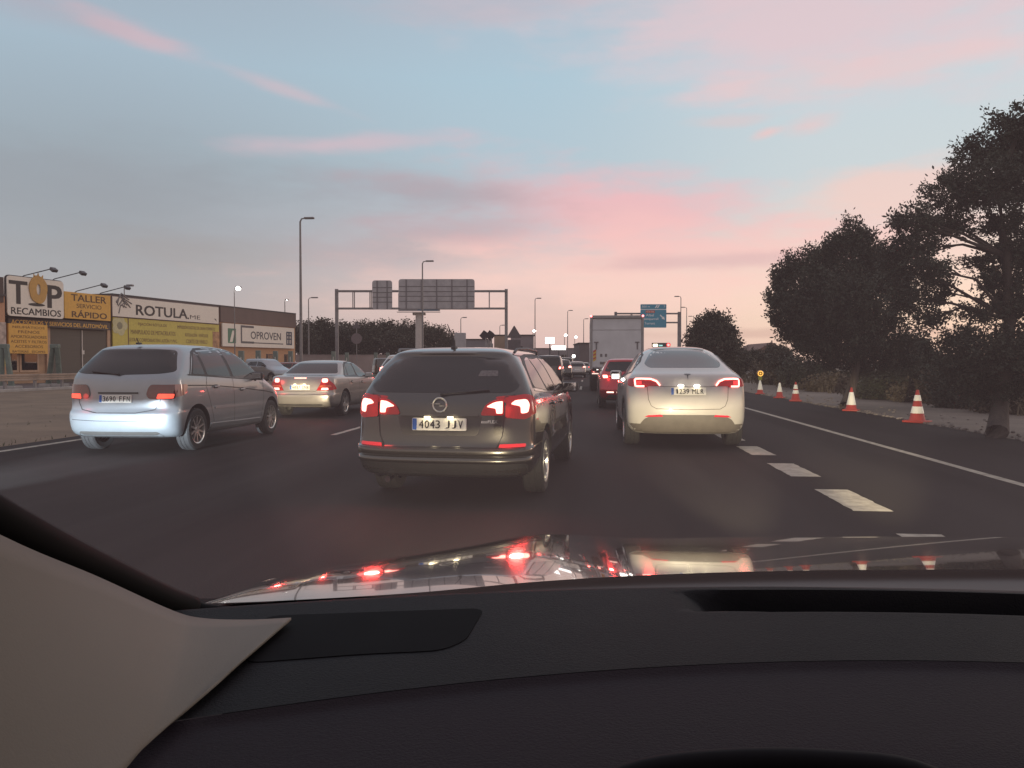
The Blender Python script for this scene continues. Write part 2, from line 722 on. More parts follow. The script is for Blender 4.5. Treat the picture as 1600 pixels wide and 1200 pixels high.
        mb.mesh_(vs, [(2*i, 2*i+1, 2*i+3, 2*i+2) for i in range(len(dens)-1)], mi)

    def wheels(s, style, sides=(-1, 1)):
        wr = s.spec['wr']; tw = s.spec.get('tw', 0.21)
        t = MB()
        t.lathe([(wr*0.66, -tw*0.46), (wr*0.90, -tw*0.5), (wr*0.985, -tw*0.42), (wr, -tw*0.2), (wr, -tw*0.16), (wr-0.008, -tw*0.15), (wr-0.008, -tw*0.11), (wr, -tw*0.10),
                 (wr, tw*0.10), (wr-0.008, tw*0.11), (wr-0.008, tw*0.15), (wr, tw*0.16), (wr, tw*0.2), (wr*0.985, tw*0.42), (wr*0.90, tw*0.5), (wr*0.66, tw*0.46)], 40, (0, 0, 0), 'X')
        r_ = MB()
        rr = wr*0.68
        r_.lathe([(rr, tw*0.47), (rr*1.0, tw*0.49), (rr*0.93, tw*0.46), (rr*0.90, tw*0.30), (rr*0.88, -tw*0.3)], 40, (0, 0, 0), 'X')
        r_.lathe([(0.001, tw*0.40), (rr*0.16, tw*0.40), (rr*0.2, tw*0.34), (rr*0.2, tw*0.2)], 20, (0, 0, 0), 'X')
        n, pair, wd = style
        for k in range(n):
            a0 = 2*PI*k/n
            for da in ((-pair, pair) if pair else (0,)):
                a = a0+da
                M = Matrix.Rotation(a, 3, 'X')
                inn, outn = rr*0.14, rr*0.94
                w0, w1 = wd*1.1, wd*0.8
                vs = []
                for rad_, ww, xx in ((inn, w0, tw*0.38), (outn, w1, tw*0.44)):
                    for sy in (-1, 1):
                        for dx in (-0.03, 0):
                            vs.append(M @ Vector((xx+dx, sy*ww/2, rad_)))
                r_.mesh_(vs, [(0, 1, 3, 2), (4, 6, 7, 5), (0, 4, 5, 1), (2, 3, 7, 6), (0, 2, 6, 4), (1, 5, 7, 3)])
        r_.lathe([(0.001, tw*0.1), (rr*0.9, tw*0.1)], 24, (0, 0, 0), 'X', mi=1)
        first = None
        for y in s.spec['axles']:
            for sd in sides:
                if first is None:
                    w = t.build('wheel', RUBBER, s.root, smooth=True, angle=35)
                    rim = r_.build('rim', [ALLOY, BLACK], w, smooth=True, angle=35)
                    first = w
                else:
                    w = copy_tree(first, s.root)
                w.location = (sd*(s.W-tw/2-0.02), y, wr)
                w.rotation_euler = (random.uniform(0, 1), 0, 0 if sd > 0 else PI)

    def plate(s, txt, x, z, w=0.52, h=0.115, lit=True, tilt=0.06, blue=True, gap=0.012):
        h0, _ = s.hit('R', x, z)
        y0 = min(s.hit('R', x+dx, z+dz)[0].y for dx in (-w/2, 0, w/2) for dz in (-h/2, h/2)) - gap

        def fr(u, v, n=0.0):
            return Vector((x+u, y0-n+v*tilt, z+v))
        mb = MB()
        poly = rounded([(-w/2, -h/2), (w/2, -h/2), (w/2, h/2), (-w/2, h/2)], 0.012, 3)
        mb.prism(poly, lambda u, v: fr(u, v, -0.01), lambda u, v: fr(u, v, 0.002), 0)
        if blue:
            mb.mesh_([fr(-w/2+0.004, -h/2+0.005, 0.0045), fr(-w/2+0.045, -h/2+0.005, 0.0045), fr(-w/2+0.045, h/2-0.005, 0.0045), fr(-w/2+0.004, h/2-0.005, 0.0045)], [(0, 1, 2, 3)], 1)
        o = mb.build('number_plate', [PLATE_W, PLATE_B], s.root)
        if txt:
            a, b = txt.split(' ')
            wd = {'J': .034, 'M': .054, '1': .026, 'N': .048, 'F': .038, 'L': .036}
            for t, x0, x1 in ((a, -.195, .015), (b, .055, .235)):
                l = MB()
                step = (x1-x0)/len(t)
                for k, c in enumerate(t):
                    letter(l, c, fr, x0+step*(k+.5), 0, wd.get(c, .042)*w/.52, h*0.64, 0.0 if c == "1" else 0.015, off=0.006)
                l.build('lettering', INK, o)
        return o, fr

    def mirror(s, sd, y, z, x, m=None, lamp=False):
        mb = MB()
        c = Vector((sd*(x+0.13), y, z+0.03))
        b = bmesh.new()
        bmesh.ops.create_cube(b, size=1.0)
        for v in b.verts:
            taper = 0.78 if v.co.y > 0 else 1.0
            v.co = Vector((v.co.x*0.235*taper, v.co.y*0.14, v.co.z*0.15*taper))
        bmesh.ops.bevel(b, geom=list(b.edges), offset=0.045, segments=4, profile=0.5, affect='EDGES')
        b.verts.index_update()
        mb.mesh_([c+v.co for v in b.verts], [[v.index for v in f.verts] for f in b.faces])
        b.free()
        mb.box((sd*(x+0.01), y+0.03, z-0.045), (0.14, 0.07, 0.035), bev=0.012)
        o = mb.build('wing_mirror', m or BLACK, s.root, smooth=True)
        g = MB()
        g.box((c.x, c.y-0.072, c.z), (0.17, 0.006, 0.10), bev=0.002)
        g.build('mirror_glass', mat('mirror_glass', (0.7, 0.7, 0.7), 0.02, metal=1.0), o)
        return o, c

    def handle(s, sd, y, z, m=None):
        h, d = s.hit('+X' if sd > 0 else '-X', y, z)
        mb = MB()
        mb.box(h+d*0.022, (0.022, 0.17, 0.026), bev=0.008)
        mb.box(h+d*0.008+Vector((0, 0.065, 0)), (0.03, 0.025, 0.02))
        mb.box(h+d*0.008-Vector((0, 0.065, 0)), (0.03, 0.025, 0.02))
        s.patch_mb(mb, rounded([(y-0.07, z-0.03), (y+0.07, z-0.03), (y+0.07, z+0.03), (y-0.07, z+0.03)], 0.028), '+X' if sd > 0 else '-X', 0.003, 0.04, 0.01, 1)
        return mb.build('door_handle', [m or s.paint, BLACK], s.root, smooth=True)

    def lamp(s, x, z, power, color=(1, 0.06, 0.05), halo=0.12, rad=0.05):
        """light given off by a tail lamp: mostly thrown backwards, a little spilling on the bodywork"""
        h, _ = s.hit('R', x, z)
        for kind, e, out in (('SPOT', power, 0.05), ('POINT', power*halo, 0.22)):
            ld = bpy.data.lights.new('lamp_light', kind)
            ld.energy = e
            ld.color = color
            ld.shadow_soft_size = rad
            if kind == 'SPOT':
                ld.spot_size = R(165); ld.spot_blend = 1.0
            o = bpy.data.objects.new('lamp_light', ld)
            COL.objects.link(o)
            o.parent = s.root
            o.location = (x, h.y-out, z)
            if kind == 'SPOT':
                o.rotation_euler = Vector((0, -1, -0.25)).to_track_quat('-Z', 'Y').to_euler()

    def plate_glow(s, x, z, power=0.22, color=(1, 0.82, 0.5)):
        h, _ = s.hit('R', x, z)
        ld = bpy.data.lights.new('plate_light_glow', 'POINT')
        ld.energy = power; ld.color = color; ld.shadow_soft_size = 0.02
        o = bpy.data.objects.new('plate_light_glow', ld)
        COL.objects.link(o)
        o.parent = s.root
        o.location = (x, h.y-0.10, z)

    def wiper(s, a, b):
        mb = MB()
        pts = []
        for k in range(7):
            q = Vector(a).lerp(Vector(b), k/6)
            h, d = s.hit('R', q.x, q.y)
            pts.append(h+d*(0.022 if k else 0.03))
        mb.tube(pts, [0.016]+[0.009]*6, 6)
        return mb.build('wiper', BLACK, s.root, smooth=True)


def mirror_poly(p):
    return [(-a, b) for a, b in p][::-1]


def paint(name, c, metal=0.75, rough=0.32, coat=1.0):
    return mat(name, c, rough, metal=metal, coat=coat, vary=0.05, scale=3, coat_rough=0.03)

# ------------------------------------------------------------------ ground and road
SAND = mat('sandy_soil', (0.165, 0.120, 0.078), 0.95, vary=0.3, scale=0.7, bump=0.6, bscale=9)
SAND2 = mat('pale_path', (0.15, 0.125, 0.10), 0.95, vary=0.25, scale=0.8, bump=0.5, bscale=8)
DIRT = mat('field_soil', (0.10, 0.085, 0.06), 0.95, vary=0.4, scale=0.25, bump=0.6, bscale=4)
CONC = mat('concrete', (0.33, 0.31, 0.29), 0.85, vary=0.2, scale=1.5, bump=0.2, bscale=30)
GALV = mat('galvanised_steel', (0.22, 0.21, 0.215), 0.5, metal=0.35, vary=0.2, scale=3)
DGREY = mat('dark_grey_steel', (0.07, 0.07, 0.075), 0.5, metal=0.3)
GREENM = mat('weathered_green_steel', (0.13, 0.17, 0.145), 0.6, vary=0.25, scale=4)
PAINTW = mat('road_paint', (0.33, 0.30, 0.24), 0.6, vary=0.38, scale=7, bump=0.3, bscale=120)


def asphalt_mat():
    m = bpy.data.materials.new('asphalt')
    m.use_nodes = True
    t = m.node_tree
    p = t.nodes['Principled BSDF']
    tc = t.nodes.new('ShaderNodeTexCoord')
    mp = t.nodes.new('ShaderNodeMapping')
    mp.inputs['Scale'].default_value = (1.0, 0.08, 1.0)
    t.links.new(tc.outputs['Object'], mp.inputs[0])
    big = noise_n(t, mp.outputs[0], 0.9, 4, 0.6).outputs[0]
    fine = noise_n(t, tc.outputs['Object'], 90.0, 3, 0.7).outputs[0]
    sx = t.nodes.new('ShaderNodeSeparateXYZ')
    t.links.new(tc.outputs['Object'], sx.inputs[0])
    track = math_n(t, 'COSINE', math_n(t, 'MULTIPLY', math_n(t, 'ADD', sx.outputs[0], 0.2), 3.5))   # tyre-polished tracks
    f = math_n(t, 'ADD', math_n(t, 'MULTIPLY', big, 0.6), math_n(t, 'MULTIPLY', fine, 0.75))
    f = math_n(t, 'MULTIPLY_ADD', track, 0.035, math_n(t, 'SUBTRACT', f, 0.10))
    col = ramp_n(t, f, [(0.34, (0.007, 0.0066, 0.0068)), (0.86, (0.046, 0.041, 0.040))])
    t.links.new(col, p.inputs['Base Color'])
    p.inputs['Roughness'].default_value = 0.8
    p.inputs['Specular IOR Level'].default_value = 0.07
    bp = t.nodes.new('ShaderNodeBump')
    bp.inputs['Strength'].default_value = 0.5
    bp.inputs['Distance'].default_value = 0.008
    t.links.new(fine, bp.inputs['Height'])
    t.links.new(bp.outputs[0], p.inputs['Normal'])
    return m


ASPH = asphalt_mat()


def sheet(name, x0, x1, y0, y1, z, m, jx0=0.0, jx1=0.0, n=160, kind='structure', rough=0.0):
    mb = MB()
    ys = [y0+(y1-y0)*(i/n)**1.8 for i in range(n+1)]
    nx = 10
    vs = []
    for y in ys:
        a = x0+jx0*(noise.noise(Vector((y*0.6, 1.3, 0)))+0.6*noise.noise(Vector((y*2.3, 4, 0))))
        b = x1+jx1*(noise.noise(Vector((y*0.6, 9.1, 0)))+0.6*noise.noise(Vector((y*2.3, 2, 0))))
        for k in range(nx+1):
            x = a+(b-a)*k/nx
            zz = z+(rough*max(0, noise.noise(Vector((x*0.7, y*0.5, 0)))+0.15) if 0 < k < nx else 0)
            vs.append((x, y, zz))
    w = nx+1
    fs = [(i*w+k, i*w+k+1, (i+1)*w+k+1, (i+1)*w+k) for i in range(n) for k in range(nx)]
    mb.mesh_(vs, fs)
    o = mb.build(name, m, smooth=True)
    o['kind'] = kind
    return o


g = MB()
g.face([(-2500, -300, -0.02), (2500, -300, -0.02), (2500, 4500, -0.02), (-2500, 4500, -0.02)])
g.build('ground', DIRT)['kind'] = 'structure'
sheet('verge', -27.0, -9.2, -40, 420, -0.008, SAND, 0.25, 0.1, rough=0.16)
sheet('road', -9.3, 7.5, -40, 600, 0.0, ASPH, 0.04, 0.10)
sheet('side_road', -44, -27.2, -40, 420, -0.004, mat('old_asphalt', (0.10, 0.085, 0.085), 0.9, vary=0.2, scale=0.5, bump=0.3))
sheet('path', 7.35, 11.6, -40, 300, -0.008, SAND2, 0.0, 0.5, rough=0.04)

mk = MB()


def mark(x, y0, y1, w):
    n = max(2, int((y1-y0)/0.08)) if y1-y0 < 8 else 400
    a = [(x-w/2+random.uniform(-1, 1)*0.008, y0+(y1-y0)*i/n, 0.004) for i in range(n+1)]
    b = [(x+w/2+random.uniform(-1, 1)*0.008, y0+(y1-y0)*i/n, 0.004) for i in range(n+1)]
    mk.mesh_(a+b, [(i, n+1+i, n+2+i, i+1) for i in range(n)])


mark(4.77, -20, 400, 0.13)
mark(-8.80, -20, 400, 0.14)
for k in range(-1, 18):
    mark(2.58, 7.16+2.13*k, 8.36+2.13*k, 0.34)
for k in range(0, 18):
    mark(-4.67, 13.9+17*k, 19.4+17*k, 0.12)
for k in range(0, 16):
    mark(-0.25, 39.5+17.5*k, 45+17.5*k, 0.12)
mk.build('road_marking', PAINTW)['kind'] = 'structure'

# ------------------------------------------------------------------ the car the photo is taken from
own = thing('car', 'grey car seen from its driver seat, glossy bonnet and dark dashboard in front', 'car', (0.4, 0.6, 0))
OWNP = mat('own_silver_paint', (0.085, 0.081, 0.080), 0.12, metal=0.8, coat=1.0, vary=0.04, scale=3, coat_rough=0.02)
DASH = mat('dash_plastic', (0.0060, 0.0048, 0.0066), 0.6, vary=0.12, scale=8, bump=0.25, bscale=420, spec=0.15)
DASHL = mat('lower_dash_plastic', (0.0200, 0.0135, 0.0185), 0.65, vary=0.12, scale=8, bump=0.25, bscale=420, spec=0.15)
BEIGE = mat('pillar_fabric', (0.185, 0.168, 0.145), 0.9, vary=0.05, scale=3, bump=0.1, bscale=500)


def ownpart(mb, name, m, smooth=True, angle=40, parent=None):
    o = mb.build(name, m, None, smooth=smooth, angle=angle)
    o.parent = parent or own
    o.matrix_parent_inverse = Matrix.Translation(-Vector((0.4, 0.6, 0)))
    return o


# bonnet: rear edge at the cowl, front edge at the nose, both as real points in front of the driver
rear = [(318, 943, 1.06), (450, 938, 1.09), (650, 926, 1.13), (850, 908, 1.18), (1050, 897, 1.21), (1300, 891, 1.22), (1750, 889, 1.20)]
front = [(420, 905, 1.32), (560, 882, 1.74), (700, 859, 1.93), (850, 835, 2.0), (1000, 840, 2.03), (1250, 839, 2.05), (1760, 838, 2.0)]
RP = [at(*p) for p in rear]
FP = [at(*p) for p in front]


def sst0(t):
    t = max(0, min(1, t)); return t*t*(3-2*t)


def resample(pts, n):
    rows = [[*p] for p in pts]
    cc = catmull(rows, 40)
    out = []
    for i in range(n+1):
        t = i/n*(len(cc)-1)
        k = min(int(t), len(cc)-2)
        out.append(Vector(cc[k]).lerp(Vector(cc[k+1]), t-k))
    return out


NU, NV = 60, 24
ra, fa = resample(RP, NU), resample(FP, NU)
vs, fs = [], []
for i in range(NU+1):
    for j in range(NV+1):
        v = j/NV
        p = ra[i].lerp(fa[i], v)
        p.z += (0.018-0.015*sst0((i-20)/14))*4*v*(1-v) * min(1, i/10)
        vs.append(p)
    f = fa[i]
    for dy, dz in ((0.05, -0.022), (0.11, -0.07), (0.16, -0.16), (0.19, -0.3), (0.20, -0.5)):
        k = min(1, 0.25+i/20)
        vs.append(Vector((f.x, f.y+dy*k, f.z+dz)))
w = NV+6
fs = [(i*w+j, (i+1)*w+j, (i+1)*w+j+1, i*w+j+1) for i in range(NU) for j in range(w-1)]
hb = MB(); hb.mesh_(vs, fs)
ownpart(hb, 'bonnet', OWNP, angle=180)
# cowl between bonnet and windscreen
cw = MB()
lo = resample([at(px, y, d) for px, y, d in ((300, 962, 1.0), (450, 962, 1.02), (600, 950, 1.05), (900, 940, 1.09), (1200, 932, 1.11), (1750, 926, 1.1))], 40)
hi = resample([p+Vector((0, 0.05, -0.016)) for p in RP], 40)
for i in range(40):
    cw.face([lo[i], lo[i+1], hi[i+1], hi[i]])
    cw.face([hi[i], hi[i+1], hi[i+1]-Vector((0, 0, 0.3)), hi[i]-Vector((0, 0, 0.3))])
ownpart(cw, 'cowl', BLACK)
# black seal along the pillar and the windscreen base
sl = MB()
pts = resample([at(*p) for p in ((-260, 660, 0.50), (0, 812, 0.64), (160, 892, 0.82), (285, 948, 0.99), (350, 956, 1.01), (600, 948, 1.04), (900, 941, 1.08), (1200, 936, 1.10), (1760, 930, 1.10))], 60)
sl.tube(pts, [0.017 if i < 24 else max(0.006, 0.017-0.0016*(i-24)) for i in range(61)], 10)
ownpart(sl, 'windscreen_seal', mat('seal_rubber', (0.004, 0.004, 0.0045), 0.8, spec=.2))
# pillar trim
top = resample([at(*p) for p in ((-300, 675, 0.46), (0, 838, 0.60), (150, 902, 0.74), (270, 956, 0.86), (320, 968, 0.885), (390, 970, 0.885), (455, 967, 0.88))], 36)
bot = resample([at(*p) for p in ((-420, 1300, 0.36), (-150, 1290, 0.42), (60, 1275, 0.475), (160, 1235, 0.52), (215, 1178, 0.575), (270, 1128, 0.63), (330, 1075, 0.69))], 36)
pv = []
for i in range(37):
    for j in range(11):
        v = j/10
        p = top[i].lerp(bot[i], v)
        nrm = Vector((0.7, -0.7, 0.2))
        p += nrm*0.03*math.sin(PI*v)*math.sin(PI*i/36)
        pv.append(p)
pb = MB()
pb.mesh_(pv, [(i*11+j, (i+1)*11+j, (i+1)*11+j+1, i*11+j+1) for i in range(36) for j in range(10)])
po = ownpart(pb, 'pillar_trim', BEIGE, angle=180)
sm = po.modifiers.new('thickness', 'SOLIDIFY'); sm.thickness = 0.003; sm.offset = 0

# dashboard: one moulded sheet with a defroster slot, in two tones split at a seam


def dash_far(x): return 1.115-0.15*((x-0.5)/0.9)**2
def dash_seam(x): return 0.81-0.19*((x-0.45)/0.77)**2
def sst(a, b, v):
    t = max(0, min(1, (v-a)/(b-a))); return t*t*(3-2*t)


def dash_z(x, y):
    z = 1.03
    yf, ys = dash_far(x), dash_seam(x)
    z -= 0.02*sst(yf-0.05, yf, y)
    u = (yf-y)
    slot = sst(0.12, 0.21, x)*sst(0.062, 0.075, u)*(1-sst(0.135, 0.150, u))
    z -= 0.06*slot
    if y < ys:
        q = ys-y
        z -= 0.005*sst(0, 0.012, q)
        z -= 0.5*max(0, q-0.15)**2*2
    return z


def dash_part(name, upper, m):
    mb = MB()
    nx, ny = 130, 60
    vv = []
    for i in range(nx+1):
        x = -0.95+2.5*i/nx
        yf, ys = dash_far(x), dash_seam(x)
        y0, y1 = (ys, yf) if upper else (ys-0.42, ys-0.0012)
        for j in range(ny+1):
            y = y0+(y1-y0)*j/ny
            vv.append((x, y, dash_z(x, y)))
    w = ny+1
    mb.mesh_(vv, [(i*w+j, (i+1)*w+j, (i+1)*w+j+1, i*w+j+1) for i in range(nx) for j in range(ny)])
    return ownpart(mb, name, m, angle=60)


dash = dash_part('dashboard', True, DASH)
lower = dash_part('lower_dashboard', False, DASHL)


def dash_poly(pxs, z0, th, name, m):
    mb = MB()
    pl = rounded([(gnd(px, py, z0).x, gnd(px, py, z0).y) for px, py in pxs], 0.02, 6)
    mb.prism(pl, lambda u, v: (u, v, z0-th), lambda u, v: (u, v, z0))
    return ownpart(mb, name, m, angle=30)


dash_poly([(415, 962), (757, 950), (728, 1000), (690, 1016), (560, 1022), (380, 1036)], 1.0309, 0.002, 'dark_dash_patch', mat('dark_dash_patch', (0.0036, 0.003, 0.004), 0.8, spec=0.12))  # near-flush darker patch on the dash top
# rim of the instrument hood at the bottom edge
ih = MB()
pts = resample([at(*p) for p in ((880, 1262, 0.52), (1000, 1206, 0.53), (1150, 1188, 0.535), (1300, 1190, 0.535), (1430, 1206, 0.53), (1540, 1262, 0.52))], 24)
ih.tube(pts, 0.008, 10)
vv = [q for p in pts for q in (p, p-Vector((0, 0.10, 0.07)))]
ih.mesh_(vv, [(2*i, 2*i+1, 2*i+3, 2*i+2) for i in range(24)])
ownpart(ih, 'instrument_hood', mat('instrument_hood', (0.010, 0.009, 0.012), 0.7, spec=.15))
# cabin shell out of view: roof, doors, rear wall, so that the cabin is as dark as a cabin
cb = MB()
cb.box((0.40, -0.55, 1.63), (1.7, 2.1, 0.04))
ownpart(cb, 'roof', mat('headliner', (0.30, 0.28, 0.26), 0.9), False)
cb = MB()
cb.box((-0.62, -0.45, 0.58), (0.06, 2.0, 0.95))
ownpart(cb, 'door', BLACK, False)
cb = MB()
cb.box((1.45, -0.2, 0.58), (0.06, 2.5, 0.95))
ownpart(cb, 'door', BLACK, False)
cb = MB()
cb.box((0.40, -1.62, 0.8), (1.7, 0.06, 1.6))
cb.box((0.40, -0.5, 0.25), (1.9, 3.0, 0.06))
ownpart(cb, 'cabin_rear', BLACK, False)


def windscreen():
    m = bpy.data.materials.new('dust_and_glare_windscreen')
    m.use_nodes = True
    t = m.node_tree
    t.nodes.clear()
    tc = t.nodes.new('ShaderNodeTexCoord')
    nz = noise_n(t, tc.outputs['Object'], 2.2, 3, 0.5).outputs[0]
    fn = noise_n(t, tc.outputs['Object'], 60, 3, 0.6).outputs[0]
    sx = t.nodes.new('ShaderNodeSeparateXYZ')
    t.links.new(tc.outputs['Object'], sx.inputs[0])
    f = math_n(t, 'MULTIPLY_ADD', nz, 0.04, 0.042)
    f = math_n(t, 'MULTIPLY', f, math_n(t, 'MULTIPLY_ADD', smooth_n(t, sx.outputs[0], -0.40, -0.35), 0.28, 0.72))
    f = math_n(t, 'ADD', f, math_n(t, 'MULTIPLY', fn, 0.004))
    tr = t.nodes.new('ShaderNodeBsdfTransparent')
    tr.inputs[0].default_value = (0.98, 0.98, 0.98, 1)
    tl = t.nodes.new('ShaderNodeBsdfTranslucent')
    tl.inputs[0].default_value = (0.87, 0.70, 0.67, 1)  # dust film, tinted pink in place of red glare from the tail lamps
    mx = t.nodes.new('ShaderNodeMixShader')
    t.links.new(f, mx.inputs[0])
    t.links.new(tr.outputs[0], mx.inputs[1])
    t.links.new(tl.outputs[0], mx.inputs[2])
    o = t.nodes.new('ShaderNodeOutputMaterial')
    t.links.new(mx.outputs[0], o.inputs[0])
    mb = MB()
    vs = []
    for i in range(25):
        x = -0.66+2.1*i/24
        k = ((x-0.4)/1.05)**2
        for j in range(9):
            v = j/8
            y = (1.09-0.10*k)*(1-v)+(0.34-0.08*k)*v
            z = 1.0*(1-v)+1.63*v+0.03*math.sin(PI*v)
            vs.append((x+(0.10*(1-v) * (-1 if x < 0.4 else 1)), y, z))
    mb.mesh_(vs, [(i*9+j, (i+1)*9+j, (i+1)*9+j+1, i*9+j+1) for i in range(24) for j in range(8)])
    return ownpart(mb, 'windscreen', m, angle=180)


windscreen()


LENSG = mat('lamp_glass', (0.30, 0.30, 0.30), 0.1, coat=1.0)
WARM = (1.0, 0.84, 0.55)


def beam(name, parent, p, aim, power, size, blend, color, shade=True, gap=0.004):
    """a headlamp or added fill beam with the cut-off shade that keeps it below eye level"""
    p = Vector(p); aim = Vector(aim)
    ld = bpy.data.lights.new(name, 'SPOT')
    ld.energy = power; ld.spot_size = size; ld.spot_blend = blend; ld.color = color; ld.shadow_soft_size = 0.0025
    l = bpy.data.objects.new(name, ld)
    COL.objects.link(l)
    l.location = p
    l.rotation_euler = (aim-p).to_track_quat('-Z', 'Y').to_euler()
    off = Matrix.Translation(-parent.location)
    l.parent = parent; l.matrix_parent_inverse = off
    if shade:
        d = Vector((aim.x-p.x, aim.y-p.y, 0)).normalized()
        mb = MB()
        mb.box(p+d*0.15+Vector((0, 0, 0.034+gap)), (0.14, 0.004, 0.068), rz=math.atan2(-d.x, d.y))
        o = mb.build('beam_shade', BLACK)
        o.parent = parent; o.matrix_parent_inverse = off
    return l


for hx in (-0.22, 1.02):
    mb = MB()
    mb.ellipsoid((hx, 2.40, 0.56), (0.16, 0.05, 0.07))
    ownpart(mb, 'headlight', LENSG)
beam('headlight_and_fill_beam', own, (-0.10, 2.48, 0.565), (-1.5, 7.2, 0.35), 1300, R(36), 0.7, WARM)
beam('headlight_and_fill_beam', own, (1.02, 2.48, 0.565), (1.65, 11.9, 0.38), 6000, R(17), 0.6, WARM)
ct = plan(-5.15, 18.85, 0.30)
beam('headlight_and_fill_beam', own, (-0.45, 2.48, 0.555), ct, 30000, R(5.2), 0.7, WARM)  # added narrow spot to brighten the saloon's bumper, not a headlamp
beam('headlight_and_fill_beam', own, (1.38, 2.48, 0.555), (7.45, 24.5, 0.30), 15000, R(15), 0.8, WARM, gap=0.002)  # added spot to brighten the cone bands, beyond the two headlamps

# ------------------------------------------------------------------ cars in the traffic
SILVER_B = paint('silver_blue_paint', (0.27, 0.295, 0.32), 0.6, 0.36)
SILVER_C = paint('warm_silver_paint', (0.34, 0.315, 0.295), 0.6, 0.36)
GREY_O = paint('dark_grey_paint', (0.050, 0.047, 0.043), 0.7, 0.26)
WHITE_T = paint('white_paint', (0.50, 0.475, 0.44), 0.0, 0.35)
RED_P = paint('red_paint', (0.42, 0.015, 0.03), 0.5, 0.28)
DARK_P = paint('black_paint', (0.03, 0.03, 0.034), 0.5, 0.28)
TRIM = mat('grey_plastic', (0.055, 0.052, 0.05), 0.6)

# --- silver-blue hatchback in the left lane
SPEC_B = dict(wr=0.316, tw=0.215, axles=(0.75, 3.528), tr=0.055, rows=[
    (.45, .22, 3.9, .2, .66, .2, .3), (.16, .24, 4.15, .22, .80, .28, .5), (.04, .32, 4.23, .34, .865, .30, .5), (.0, .46, 4.27, .5, .885, .30, .55),
    (.0, .58, 4.27, .58, .888, .30, .55), (.035, .625, 4.26, .66, .886, .30, .55), (.06, .68, 4.22, .74, .888, .30, .6), (.07, .85, 4.1, .84, .888, .30, .65), (.085, 1.02, 3.85, .94, .878, .30, .7),
    (.125, 1.14, 3.5, 1.06, .852, .28, .6), (.27, 1.30, 3.12, 1.24, .79, .30, .5), (.44, 1.45, 2.75, 1.41, .710, .28, .4),
    (.53, 1.535, 2.5, 1.51, .625, .26, .3), (.72, 1.578, 2.3, 1.56, .52, .24, .3), (1.0, 1.60, 2.0, 1.592, .36, .2, .2), (1.3, 1.607, 1.5, 1.607, .02, .1, .1)])
B = Car('car', 'silver-blue hatchback with dim tail lights and brightly lit rear bumper', 'car', SPEC_B, SILVER_B, plan(-5.76, 11.15), 0.0, None)
rw = rounded([(-.62, 1.505), (-.3, 1.525), (.3, 1.525), (.62, 1.505), (.775, 1.19), (.60, 1.16), (0.08, 1.145), (0, 1.13), (-.08, 1.145), (-.60, 1.16), (-.775, 1.19)],
             [.06, .1, .1, .06, .05, .1, .02, .02, .02, .1, .05])
B.patch('rear_window', rw, 'R', GLASS)
